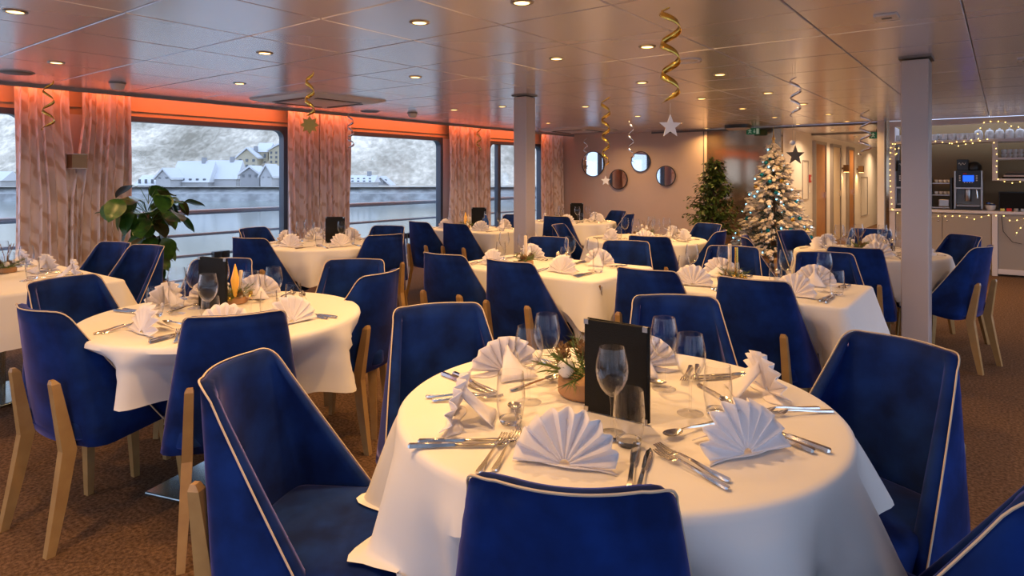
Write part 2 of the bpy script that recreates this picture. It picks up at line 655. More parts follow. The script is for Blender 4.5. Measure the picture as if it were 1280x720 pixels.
# window wall: band, sill, piers
WIN = [(-2.9, -0.9), (-0.6, 2.06), (2.86, 4.80), (5.75, 7.66), (8.87, 10.50)]
ZB, ZT = 0.10, 1.985
mw = MB()
struct(MB().box((XL - 0.06, (YB + YF) / 2, (ZT + 2.42) / 2), (0.12, YF - YB, 2.42 - ZT)).build('wall_left', M['band'], smooth=False))
mw.box((XL - 0.06, (YB + YF) / 2, ZB / 2), (0.12, YF - YB, ZB))
edges = [YB] + [e for a in WIN for e in a] + [YF + 0.1]
for k in range(0, len(edges), 2):
    mw.box((XL - 0.06, (edges[k] + edges[k + 1]) / 2, (ZB + ZT) / 2), (0.12, edges[k + 1] - edges[k], ZT - ZB))
struct(mw.build('wall_left', M['pier'], smooth=False))
# shallow moulding line across the lit band
struct(MB().box((XL + 0.008, (YB + YF) / 2, 2.062), (0.02, YF - YB, 0.012)).build('trim_4', M['band'], smooth=False))


def rrect(w, h, r, n=6):
    pts = []
    for cx, cy, a0 in ((w / 2 - r, h / 2 - r, 0), (-w / 2 + r, h / 2 - r, 90), (-w / 2 + r, -h / 2 + r, 180), (w / 2 - r, -h / 2 + r, 270)):
        for k in range(n + 1):
            a = math.radians(a0 + 90 * k / n)
            pts.append((cx + r * math.cos(a), cy + r * math.sin(a)))
    return pts


def window(n, X, ya, yb, za, zb, mullion=None, inner=1):
    """rounded frame ring plus pane; inner = +1 when the room lies on the +X side"""
    cy, cz, w_, h_ = (ya + yb) / 2, (za + zb) / 2, yb - ya, zb - za
    out, inn = rrect(w_ + 0.04, h_ + 0.04, 0.02), rrect(w_ - 0.07, h_ - 0.07, 0.10)
    m = MB()
    N = len(out)
    xs = (X - 0.09 * inner, X + 0.012 * inner)
    vs = [(x, cy + p[0], cz + p[1]) for x in xs for p in out] + [(x, cy + p[0], cz + p[1]) for x in xs for p in inn]
    fs = []
    for k in range(N):
        k2 = (k + 1) % N
        fs += [(k, k2, 2 * N + k2, 2 * N + k), (N + k, N + k2, 3 * N + k2, 3 * N + k),
               (k, k2, N + k2, N + k), (2 * N + k, 2 * N + k2, 3 * N + k2, 3 * N + k)]
    m.add(vs, fs)
    o = struct(m.build('window_%d' % n, M['frame'], smooth=False))
    MB().box((X - 0.05 * inner, cy, cz), (0.012, w_ - 0.06, h_ - 0.06)).build('pane', M['pane'], o, smooth=False)
    if mullion:
        MB().box((X - 0.04 * inner, mullion, cz), (0.08, 0.08, h_ - 0.06)).build('mullion', M['frame'], o, smooth=False)
    return o


for k, (a, b) in enumerate(WIN):
    window(k + 1, XL, a, b, ZB, ZT, mullion=9.17 if k == 4 else None)

# right wall with its own windows, back wall
WR = [(-2.3, 0.6), (0.8, 3.9), (4.1, 7.4), (7.9, 10.7)]
mr = MB()
mr.box((XR + 0.06, (YB + YF) / 2, 2.16), (0.12, YF - YB, 0.28))
mr.box((XR + 0.06, (YB + YF) / 2, 0.15), (0.12, YF - YB, 0.3))
er = [YB] + [e for a in WR for e in a] + [YF + 0.1]
for k in range(0, len(er), 2):
    mr.box((XR + 0.06, (er[k] + er[k + 1]) / 2, 1.16), (0.12, er[k + 1] - er[k], 1.72))
struct(mr.build('wall_right', M['pier'], smooth=False))
for k, (a, b) in enumerate(WR):
    window(6 + k, XR, a, b, 0.3, 2.02, inner=-1)
mb_ = MB()                              # glazed stern wall
mb_.box(((XL + XR) / 2, YB - 0.05, .2), (XR - XL + 0.3, 0.1, .4)).box(((XL + XR) / 2, YB - 0.05, 2.2), (XR - XL + 0.3, 0.1, .3))
for k in range(5):
    mb_.box((XL + (XR - XL) * k / 4, YB - 0.05, 1.2), (.35, 0.1, 1.8))
struct(mb_.build('wall_back', M['wall'], smooth=False))
for k in range(4):
    q = struct(MB().box((XL + (XR - XL) * (k + .5) / 4, YB - .09, .42), (2.1, .05, .06)).build('window_%d' % (10 + k), M['frame'], smooth=False))
    MB().box((XL + (XR - XL) * (k + .5) / 4, YB - .09, 1.22), (2.12, .012, 1.7)).build('pane', M['pane'], q, smooth=False)

# far wall: tan part, bronze glass partition, corridor portal, bar recess
PX1, PX2, PX3 = -4.21, -2.91, -1.50          # panel start, portal left, portal right
struct(MB().box(((XL + PX1) / 2, YF + 0.06, 1.2), (PX1 - XL + 0.1, 0.12, 2.4)).build('wall_far', M['wall'], smooth=False))
struct(MB().box(((PX1 + PX2) / 2, YF + 0.075, 1.1), (PX2 - PX1, 0.12, 2.2)).build('wall_far', M['bronze_glass'], smooth=False))
struct(MB().box((PX1 - 0.004, YF - 0.002, 1.1), (0.018, 0.012, 2.19)).build('trim_5', M['dark_trim'], smooth=False))
struct(MB().box(((-5.2 + PX3) / 2, YF - 0.01, ZC - 0.02), (PX3 + 5.2, 0.03, 0.03)).build('trim_6', M['dark_trim'], smooth=False))
# corridor: left wall, right wall, ceiling, end
struct(MB().box((PX2 - 0.05, YF + 6.9, 1.1), (0.1, 13.6, 2.2)).build('wall_left', M['pale'], smooth=False))
struct(MB().box((PX3 + 0.06, YF + 6.9, 1.1), (0.12, 13.6, 2.2)).build('wall_right', M['pale'], smooth=False))
struct(MB().box(((PX2 + PX3) / 2, YF + 13.6, 1.1), (1.6, 0.1, 2.2)).build('wall_far', M['pale'], smooth=False))
struct(MB().box(((PX2 + PX3) / 2, YF + 6.9, 2.21), (1.5, 13.6, 0.06)).build('ceiling', M['panel'], smooth=False))
struct(MB().box(((PX2 + PX3) / 2, 13.25, 2.165), (1.39, 0.06, 0.03)).build('trim_7', M['dark_trim'], smooth=False))
struct(MB().box((PX3 + 0.04, YF - 0.06, 1.1), (0.09, 0.10, 2.2)).build('trim_8', M['pale'], smooth=False))
# doors along the corridor's left wall
for n, (ya, yb, mt) in enumerate([(13.42, 14.25, 'door_wood'), (15.0, 15.75, 'door_pale'), (16.75, 17.35, 'door_wood')]):
    d = struct(MB().box((PX2 + 0.015, (ya + yb) / 2, 1.0), (0.05, yb - ya, 2.0)).build('door_%d' % (n + 1), M[mt], smooth=False))
    MB().box((PX2 + 0.02, (ya + yb) / 2, 2.03), (0.08, yb - ya + 0.16, 0.06)).build('frame_head', M['brushed'], d, smooth=False)
    for q in (ya - 0.04, yb + 0.04):
        MB().box((PX2 + 0.02, q, 1.0), (0.08, 0.06, 2.0)).build('frame_jamb', M['brushed'], d, smooth=False)
    MB().box((PX2 + 0.06, yb - 0.1, 1.0), (0.05, 0.03, 0.12)).build('door_handle', M['steel'], d, smooth=False)
d = struct(MB().box((PX3 - 0.012, 11.95, 1.02), (0.03, 0.7, 2.04)).build('door_4', M['door_wood'], smooth=False))
MB().box((PX3 - 0.05, 11.7, 1.0), (0.05, 0.03, 0.12)).build('door_handle', M['steel'], d, smooth=False)
# service hatches on the corridor wall
for n, (ya, yb, za, zb) in enumerate([(12.55, 12.98, 0.95, 1.66), (18.6, 19.6, 0.35, 1.35)]):
    m = MB()
    for c_, s_ in (((ya + yb) / 2, (yb - ya, 0)), ):
        m.box((PX2 + 0.008, c_, zb), (0.016, yb - ya, 0.018)).box((PX2 + 0.008, c_, za), (0.016, yb - ya, 0.018))
    m.box((PX2 + 0.008, ya, (za + zb) / 2), (0.016, 0.018, zb - za)).box((PX2 + 0.008, yb, (za + zb) / 2), (0.016, 0.018, zb - za))
    struct(m.build('trim_%d' % (9 + n), M['grey_trim'], smooth=False))


def lamp(name, loc, power, size=0.09, col=LAMP_COL, spread=2.6, parent=None):
    l = bpy.data.lights.new(name, 'AREA')
    l.shape = 'DISK'
    l.size = size
    l.energy = power
    l.color = col
    l.spread = spread
    o = bpy.data.objects.new(name, l)
    COL.objects.link(o)
    o.location = loc
    if parent:
        o.parent = parent
    return o


# ------------------------------------------------------------------ downlights
def downlight_proto():
    t = thing('downlight', 'x', 'ceiling light')
    MB().lathe_open([(0.036, -0.001), (0.040, -0.007), (0.052, -0.005), (0.056, 0.0)], 20).build('trim_ring', M['brushed'], t)
    MB().lathe([(0.036, -0.004), (0.036, -0.001)], 16).build('lens', M['lens'], t)
    return t


DL = [(-3.92, 1.07), (-5.445, 1.73), (-3.915, 2.434), (-5.38, 3.1), (-2.48, 2.45), (-3.87, 3.775), (-5.4, 5.93),
      (-4.7, 6.0), (-1.81, 2.46), (-2.48, 3.78), (-1.795, 3.78), (-3.92, 6.59), (-2.52, 5.20), (-3.98, 8.08),
      (-5.55, 10.35), (-1.82, 5.17), (-2.54, 6.66), (-2.52, 7.94), (-3.97, 9.52), (-4.07, 10.9), (-1.846, 6.6),
      (-1.815, 7.87), (-1.846, 9.37), (-1.863, 10.75), (-2.54, 9.4), (-2.58, 10.85)]
DLH = [(-.95, 9.4), (-1.81, 1.05), (-1.15, 1.95), (-1.2, 0.6), (-5.4, -0.4), (-3.9, -0.6), (-2.48, 0.3), (-1.8, -0.9), (0.9, 4.2), (1.4, 6.6), (0.5, 9.4), (-5.6, 8.3)]  # added fill downlights, mostly unseen, to brighten the room, foreground table and bar
kit = Kit(downlight_proto())
order = sorted(range(len(DL)), key=lambda k: PX(*DL[k], ZC)[0])
for n, k in enumerate(order):
    t = kit.place((*DL[k], ZC), 0, 'small warm recessed ceiling downlight, %s from the left across the ceiling' % ORD[n], 'recessed ceiling downlights')
    lamp('bulb', (0, 0, -0.010), LAMP_W, parent=t)
for k, p in enumerate(sorted(DLH)):
    t = kit.place((*p, ZC), 0, 'recessed ceiling downlight added to fill the light, %s from the window wall' % ORD[k], 'added fill downlights')
    lamp('bulb', (0, 0, -0.010), LAMP_W, parent=t)
# corridor downlights
for n, y in enumerate((12.3, 14.6, 17.2, 20.0)):
    t = kit.place(((PX2 + PX3) / 2 - 0.15, y, 2.18), 0, 'recessed downlight in the corridor ceiling, %s from the portal' % ORD[n], 'corridor downlights')
    lamp('bulb', (0, 0, -0.010), 17, col=(1.0, 0.70, 0.42), parent=t)

# ------------------------------------------------------------------ columns
def column(name, xa, xb, ya, yb, label):
    t = thing(name, label, 'column', ((xa + xb) / 2, (ya + yb) / 2, 0))
    MB().rbox((0, 0, ZC / 2 - 0.01), (xb - xa, yb - ya, ZC - 0.02), 0.008).build('shaft', M['column'], t, smooth=False)
    MB().box((0, 0, ZC - 0.006), (xb - xa + 0.03, yb - ya + 0.03, 0.012)).build('collar', M['dark_trim'], t, smooth=False)
    return t


column('column', -0.565, -0.40, 5.20, 5.42, 'square pale mauve column on the right, nearer the bar')
column('column', -3.96, -3.80, 5.24, 5.40, 'square pale column left of the middle, standing by the round mirrors')

# ------------------------------------------------------------------ curtains
def curtain(ya, yb, label, folds, seed, pull=0.0, x=-7.06):
    r = random.Random(seed)
    ph = [r.uniform(0, 6.28) for _ in range(4)]
    W = yb - ya

    def fn(u, v):
        z = 0.03 + v * 2.33
        amp = 0.048 * (0.75 + 0.25 * math.sin(3 * v + ph[0]))
        uu = u + 0.018 * math.sin(5 * v + 9 * u + ph[1])
        a = 2 * PI * folds * uu
        dx = amp * (math.sin(a + ph[2]) * 0.75 + 0.35 * math.sin(1.7 * a + ph[3] + 0.8 * v))
        y = ya + W * u + 0.022 * math.cos(a + ph[2])
        if pull:                       # gathered towards one side high up
            k = max(0.0, (v - 0.48) / 0.52)
            if pull > 0:
                y = yb - (yb - y) * (1 - abs(pull) * min(1, k * 1.6))
            else:
                y = ya + (y - ya) * (1 - abs(pull) * min(1, k * 1.6))
        return (x + dx, y, z)
    m = MB()
    m.grid(fn, int(folds * 14), 30)
    o = m.build('curtain', M['curtain'], None, uvs=(W * 3.2, 2.33))
    sm = o.modifiers.new('thickness', 'SOLIDIFY')
    sm.thickness = 0.004
    return tag(o, label, 'curtain', 'leaf-print curtains at the window wall')


curtain(1.925, 2.40, 'leaf-print curtain left of the square wall sconce at the far left', 6.5, 1, pull=-0.14)
curtain(2.36, 2.89, 'leaf-print curtain right of the square wall sconce, behind the leafy plant', 7.5, 2, pull=0.16)
curtain(4.73, 5.19, 'leaf-print curtain half behind the golden hanging star', 6.5, 3)
curtain(5.18, 5.66, 'leaf-print curtain right of the golden hanging star', 6.5, 4)
curtain(7.64, 8.14, 'leaf-print curtain beside the rounded window corner left of the pale column', 6.5, 5)
curtain(8.13, 8.66, 'leaf-print curtain touching the mullioned window left of the pale column', 6.5, 6)
curtain(10.25, 11.02, 'leaf-print curtain in the far corner beside the round mirrors', 9, 7)

# wall sconce between the curtains
t = thing('wall_sconce', 'square bronze wall sconce between the two left curtains', 'wall lamp', (XL, 2.40, 1.52))
MB().box((0.22, 0, 0), (0.16, 0.13, 0.13)).build('shade', M['sconce'], t, smooth=False)
MB().box((0.22, 0, 0.068), (0.17, 0.14, 0.008)).build('top_rim', M['pier'], t, smooth=False)
MB().box((0.22, 0, -0.068), (0.17, 0.14, 0.008)).build('bottom_rim', M['pier'], t, smooth=False)
MB().box((0.07, 0, 0), (0.14, 0.03, 0.03)).build('arm', M['sconce'], t, smooth=False)

# ------------------------------------------------------------------ round mirrors
for cx, cz, r, tilt, lab in [(-6.44, 1.617, 0.25, 1.2, 'largest round mirror, highest on the left of the tan wall'),
                       (-5.885, 1.315, 0.195, 0, 'round mirror low on the tan wall, second from the left, showing a curtain'),
                       (-5.42, 1.65, 0.195, 2.2, 'pale blue round mirror high on the tan wall, third from the left'),
                       (-4.915, 1.38, 0.19, 0.4, 'round mirror low on the tan wall, furthest right')]:
    t = thing('round_mirror', lab, 'mirror', (cx, YF - .008, cz), math.radians(tilt), 'round mirrors on the far wall')
    rot = Matrix.Rotation(PI / 2, 4, 'X')
    MB().lathe([(r - 0.012, 0.018), (r - 0.012, 0.0)], 40, mat=rot).build('mirror_glass', M['mirror'], t)
    MB().lathe_open([(r - 0.012, 0.0), (r - 0.012, 0.026), (r, 0.026), (r, 0.0)], 40, mat=rot).build('rim', M['rim'], t)

# ------------------------------------------------------------------ outside: deck, railing, river, village, hill
struct(MB().box((-7.75, 5, -0.49), (0.8, 30, 0.1)).build('floor', M['rail'], smooth=False))


def rail_run(z, r, x=-7.8):
    m = MB()
    m.tube([(x, -4, z), (x, 14, z)], r, 8)
    return m


t = thing('deck_railing', 'slate grey ship railing with snow on its top bar outside the windows', 'railing', (0, 0, 0))
rail_run(0.935, 0.026).build('top_bar', M['rail'], t)
MB().rbox((-7.8, 5, 0.962), (0.045, 18, 0.018), 0.008).build('snow_cap', M['snow'], t)
for z in (0.665, 0.415, 0.13):
    rail_run(z, 0.015).build('lower_bar', M['rail'], t)
    MB().box((-7.8, 5, z + 0.017), (0.02, 18, 0.008)).build('snow_cap', M['snow'], t, smooth=False)
for y in (-3, -0.75, 2.45, 5.2, 8.35, 11, 13):
    MB().tube([(-7.8, y, -0.44), (-7.8, y, 0.93)], 0.02, 8).build('post', M['rail'], t)
for n, y in enumerate((4.2, 7.34)):
    q = thing('deck_light', ['pair of small deck lamps on a short post, seen through the left window',
                             'pair of small deck lamps low in the window left of the pale column'][n], 'lamp', (-7.72, y, -0.44))
    MB().tube([(0, 0, 0), (0, 0, 0.80)], 0.018, 8).build('post', M['rail'], q)
    MB().lathe([(0.06, 0), (0.06, 0.02), (0.02, 0.03)], 12).build('foot', M['snow'], q)
    MB().rbox((0, -0.055, 0.85), (0.08, 0.095, 0.09), 0.012).build('lamp_head', M['black'], q)
    MB().rbox((0, 0.055, 0.85), (0.08, 0.095, 0.09), 0.012).build('lamp_head', M['black'], q)


def O(px, d, z):
    x, y = AT(px, d)
    return (x, y, z)


WZ = -2.75                              # water level, about four metres under the eye
m = MB()
c0, c1, c2, c3 = O(-900, 330, WZ), O(2300, 330, WZ), O(2300, 2, WZ), O(-900, 2, WZ)
m.add([(-420, -160, WZ), (-8.6, -160, WZ), (-8.6, 420, WZ), (-420, 420, WZ)], [(0, 1, 2, 3)])
tag(m.build('river', M['river'], smooth=False), 'grey winter river between ship and village', 'river')
m = MB()
m.add([(3.4, -160, WZ), (300, -160, WZ), (300, 420, WZ), (3.4, 420, WZ)], [(0, 1, 2, 3)])
tag(m.build('river', M['river'], smooth=False), 'grey winter water on the far side of the ship', 'river')

# hill: a height field that rises behind the bank, built in the bank's own axes
BANK = 106.0


def hill_h(s, d):
    h = (d - BANK - 32) * 1.05
    h *= 0.85 + 0.28 * math.sin(s * 0.021 + 1.0) + 0.12 * math.sin(s * 0.06 + d * 0.02)
    h += 2.4 * math.sin(s * 0.11 + d * 0.13) * max(0, min(1, (d - BANK - 32) / 20))
    return max(h, 0) + WZ + 2.2


def hill_fn(u, v):
    s = -230 + 330 * u
    d = BANK + 6.3 + 160 * v
    return (FW[0] * d + RT[0] * s, FW[1] * d + RT[1] * s, hill_h(s, d) + (rnd.random() - .5) * 1.8 * max(0, min(1, (d - BANK - 34) / 8)))


tag(MB().grid(hill_fn, 130, 80).build('hillside', M['hill']), 'snow-covered wooded hillside across the river', 'hill')
bank = MB()
bank.grid(lambda u, v: (lambda s, d: (FW[0] * d + RT[0] * s, FW[1] * d + RT[1] * s, WZ + [-.3, 1.2, 1.3, 2.3][min(3, int(v * 3 + .5))]))(
    -230 + 330 * u, BANK + [0, 1.0, 6, 8][min(3, int(v * 3 + .5))]), 40, 3)
tag(bank.build('embankment', pm('river_wall', (0.20, 0.20, 0.20), 0.9, var=(0.36, 0.37, 0.37), scale=0.6), smooth=False),
    'long grey embankment wall along the far shore', 'embankment')
M['house_white'] = pm('pale_render', (0.44, 0.44, 0.45), 0.9)
M['house_cream'] = pm('cream_render', (0.46, 0.40, 0.29), 0.9)
M['house_grey'] = pm('grey_render', (0.30, 0.30, 0.31), 0.9)
M['house_win'] = pm('dark_far_window', (0.12, 0.13, 0.145), 0.6)
M['house_roof'] = pm('snowy_roof', (0.60, 0.61, 0.63), 0.9)
HOUSES = [  # px left, px right, base y, eave y, ridge y, depth, material, gable faces us, windows across, rows, label
    (204, 222, 246, 223, 212, 118, 'house_white', True, 2, 3, 'small white gabled house at the left end of the village'),
    (224, 268, 246, 228, 201, 122, 'house_white', False, 5, 1, 'long white snowy-roofed hall at the left of the village'),
    (262, 302, 244, 224, 200, 124, 'house_white', False, 6, 2, 'broad white house with a dormered snowy roof'),
    (307, 331, 246, 218, 209, 118, 'house_grey', True, 3, 3, 'grey gabled house right of the broad white house'),
    (302, 327, 214, 197, 186, 141, 'house_cream', True, 3, 2, 'cream house up the slope with a steep snowy roof'),
    (326, 340, 212, 190, 178, 144, 'house_cream', False, 2, 2, 'small cream house high on the slope'),
    (341, 366, 208, 188, 181, 142, 'house_cream', True, 4, 3, 'tall cream house at the right, high on the slope'),
    (332, 346, 246, 221, 207, 116, 'house_white', True, 2, 3, 'narrow white gabled house by the shore'),
    (345, 372, 246, 220, 207, 120, 'house_grey', False, 4, 3, 'grey house by the shore behind the curtain edge'),
    (180, 204, 248, 232, 219, 119, 'house_cream', False, 3, 1, 'low house behind the leafy window plant'),
    (441, 470, 250, 228, 219, 116, 'house_white', False, 4, 2, 'white half-timbered house in the middle window'),
    (468, 490, 246, 232, 222, 130, 'house_grey', True, 2, 1, 'small grey house right of the white half-timbered house'),
    (0, 14, 240, 226, 214, 122, 'house_white', False, 2, 2, 'white house at the very left window edge'),
]
for (pl, pr, yb_, ye, yr, d, mt, gable, nw, nr, lab) in HOUSES:
    sc = d / F
    wdt = (pr - pl) * sc
    dep = 5.0
    zb, ze, zr = (WZ + 1.9 if d < 135 else EYE - (yb_ - HY) * sc - 1.5), EYE - (ye - HY) * sc, EYE - (yr - HY) * sc
    c = O((pl + pr) / 2, d + dep / 2, 0)
    t = thing('village_house', lab, 'house', (c[0], c[1], zb), TH, 'village houses across the river')
    he, hr = ze - zb, zr - zb
    MB().box((0, 0, he / 2), (wdt, dep, he)).build('walls', M[mt], t, smooth=False)
    rm = MB()
    ov = 0.35
    if gable:
        MB().prism([(-wdt / 2, he), (wdt / 2, he), (0, hr - .2)], -dep / 2, dep / 2).build('gable', M[mt], t, smooth=False)
        for sg in (-1, 1):
            vs = [(sg * (wdt / 2 + ov), -dep / 2 - ov, he - .25), (0, -dep / 2 - ov, hr), (0, dep / 2 + ov, hr), (sg * (wdt / 2 + ov), dep / 2 + ov, he - .25)]
            rm.add(vs + [(x, y, z + .35) for x, y, z in vs], [(0, 1, 2, 3), (4, 5, 6, 7), (0, 1, 5, 4), (1, 2, 6, 5), (2, 3, 7, 6), (3, 0, 4, 7)])
    else:
        rm.prism([(-dep / 2 - ov, he), (dep / 2 + ov, he), (0, hr)], -wdt / 2 - ov, wdt / 2 + ov, Matrix.Rotation(PI / 2, 4, 'Z'))
    rm.build('roof', M['house_roof'], t, smooth=False)
    vis = he - 2.0
    for r_ in range(nr):
        for k in range(nw):
            MB().box(((k + .5) / nw * wdt - wdt / 2, -dep / 2 - .04, 2.0 + (r_ + .5) / nr * vis), (wdt / nw * .38, .12, vis / nr * .5)).build('window', M['house_win'], t, smooth=False)
    if wdt > 4:
        MB().box((wdt * .22, 0, hr - .1), (.7, .7, 1.6)).build('chimney', M['house_grey'], t, smooth=False)

# ------------------------------------------------------------------ chairs
def chair_proto():
    t = thing('dining_chair', 'x', 'chair')
    NH, NV = 16, 10

    def path(v):
        w_ = 0.254 + (0.176 - 0.254) * v
        yb = -0.225 - 0.085 * v
        e = 0.215 * (1 - v) ** 1.05 + 0.086
        rc, sag = 0.060, 0.028
        amax = PI / 2 if e > rc + sag else math.acos(max(-1, min(1, 1 - (e - sag) / rc)))
        L1 = w_ - rc
        L2 = rc * amax
        L3 = max(0, e - rc - sag)
        L = L1 + L2 + L3
        out = []
        for k in range(NH + 1):
            q = k / NH
            # denser sampling in the corner
            s_ = L * q
            if s_ < L1:
                x = s_
                y = yb + sag * (x / L1) ** 2
                nrm = Vector((-2 * sag * x / L1 ** 2 * -1, -1, 0))
                nrm = Vector((2 * sag * x / L1 ** 2, -1, 0)).normalized()
            elif s_ <= L1 + L2 + 1e-9:
                a = (s_ - L1) / rc
                x = L1 + rc * math.sin(a)
                y = yb + sag + rc * (1 - math.cos(a))
                nrm = Vector((math.sin(a), -math.cos(a), 0))
            else:
                x = w_
                y = yb + sag + rc + (s_ - L1 - L2)
                nrm = Vector((1, 0, 0))
            out.append((x, y, nrm, q))
        return out
    zb, zt = 0.365, 0.875
    outer, inner = [], []
    for j in range(NV + 1):
        v = j / NV
        p = path(v)
        th = 0.042 - 0.010 * v
        row_o, row_i = [], []
        for k in range(-NH, NH + 1):
            x, y, n, q = p[abs(k)]
            sg = 1 if k >= 0 else -1
            zz = zt - 0.040 * max(0, (q - 0.70) / 0.30) ** 2.2
            z = zb + (zz - zb) * v + 0.03 * (1 - v) * max(0, (q - .6) / .4)
            row_o.append(Vector((sg * x, y, z)))
            row_i.append(Vector((sg * x - sg * n.x * th, y - n.y * th, z)))
        outer.append(row_o)
        inner.append(row_i)
    nc = 2 * NH + 1
    vs = [p for r in outer for p in r] + [p for r in inner for p in r]
    off = nc * (NV + 1)
    fs = []
    for j in range(NV):
        for k in range(nc - 1):
            a = j * nc + k
            fs.append((a, a + 1, a + nc + 1, a + nc))
            fs.append((off + a, off + a + nc, off + a + nc + 1, off + a + 1))
    # perimeter, with a softly rounded lip
    per = [(NV, k) for k in range(nc)] + [(j, nc - 1) for j in range(NV - 1, -1, -1)] + [(0, k) for k in range(nc - 2, -1, -1)] + [(j, 0) for j in range(1, NV)]
    mids = []
    cen = Vector((0, -0.25, 0.62))
    for j, k in per:
        a, b = outer[j][k], inner[j][k]
        mid = (a + b) / 2
        d = Vector((0, 0, 0))
        if j == NV:
            d += Vector((0, 0, 1))
        if j == 0:
            d += Vector((0, 0, -1))
        if k == 0 or k == nc - 1:
            d += Vector((0, 1, 0.35))
        mids.append(mid + d.normalized() * 0.005)
    mo = len(vs)
    vs += mids
    n = len(per)
    for q in range(n):
        q2 = (q + 1) % n
        a, b = per[q][0] * nc + per[q][1], per[q2][0] * nc + per[q2][1]
        fs.append((a, b, mo + q2, mo + q))
        fs.append((mo + q, mo + q2, off + b, off + a))
    m = MB()
    m.add(vs, fs)
    back = m.build('backrest', M['velvet'], t)
    for e in back.data.edges:
        e.use_edge_sharp = False
    pip = [outer[j][0] for j in range(0, NV)] + [outer[NV][k] for k in range(nc)] + [outer[j][nc - 1] for j in range(NV - 1, -1, -1)]
    pts = []
    for p in pip:
        d = (p - Vector((0, -0.1, 0.55)))
        pts.append(p + Vector((d.x, 0, d.z)).normalized() * 0.004 + Vector((0, -0.001, 0)))
    MB().tube(pts, 0.0026, 5).build('piping', M['piping'], back)
    # seat cushion
    bm = bmesh.new()
    bmesh.ops.create_grid(bm, x_segments=8, y_segments=8, size=1)
    top = []
    m = MB()
    N = 28
    rings = []
    for zz, ins in ((0.385, 0.012), (0.395, 0.0), (0.448, 0.0), (0.466, 0.010), (0.476, 0.04), (0.482, 0.13)):
        ring = []
        for x, y in rrect(2 * (0.235 - ins), 2 * (0.235 - ins), max(0.06 - ins * .3, 0.02), 6):
            k = 1 - 0.10 * (0.5 - y / 0.5) * (1 if y < 0 else .6)
            ring.append((x * k, y + 0.015, zz))
        rings.append(ring)
    m.sweep(rings)
    bm.free()
    m.build('seat', M['velvet'], t)

    def leg(secs):
        mm = MB()
        ss = []
        for (x, y, z, wx, wy) in secs:
            ss.append([(x - wx / 2, y - wy / 2, z), (x + wx / 2, y - wy / 2, z), (x + wx / 2, y + wy / 2, z), (x - wx / 2, y + wy / 2, z)])
        mm.sweep(ss)
        return mm
    for sg in (-1, 1):
        leg([(sg * .150, -0.283, 0.63, .020, .014), (sg * .152, -0.278, 0.615, .030, .030), (sg * .160, -0.236, 0.36, .036, .050),
             (sg * .168, -0.268, 0.18, .034, .042), (sg * .177, -0.305, 0.0, .028, .030)]).build('leg', M['leg'], t, smooth=False)
        leg([(sg * .175, 0.185, 0.39, .044, .044), (sg * .192, 0.215, 0.0, .026, .026)]).build('leg', M['leg'], t, smooth=False)
    return t


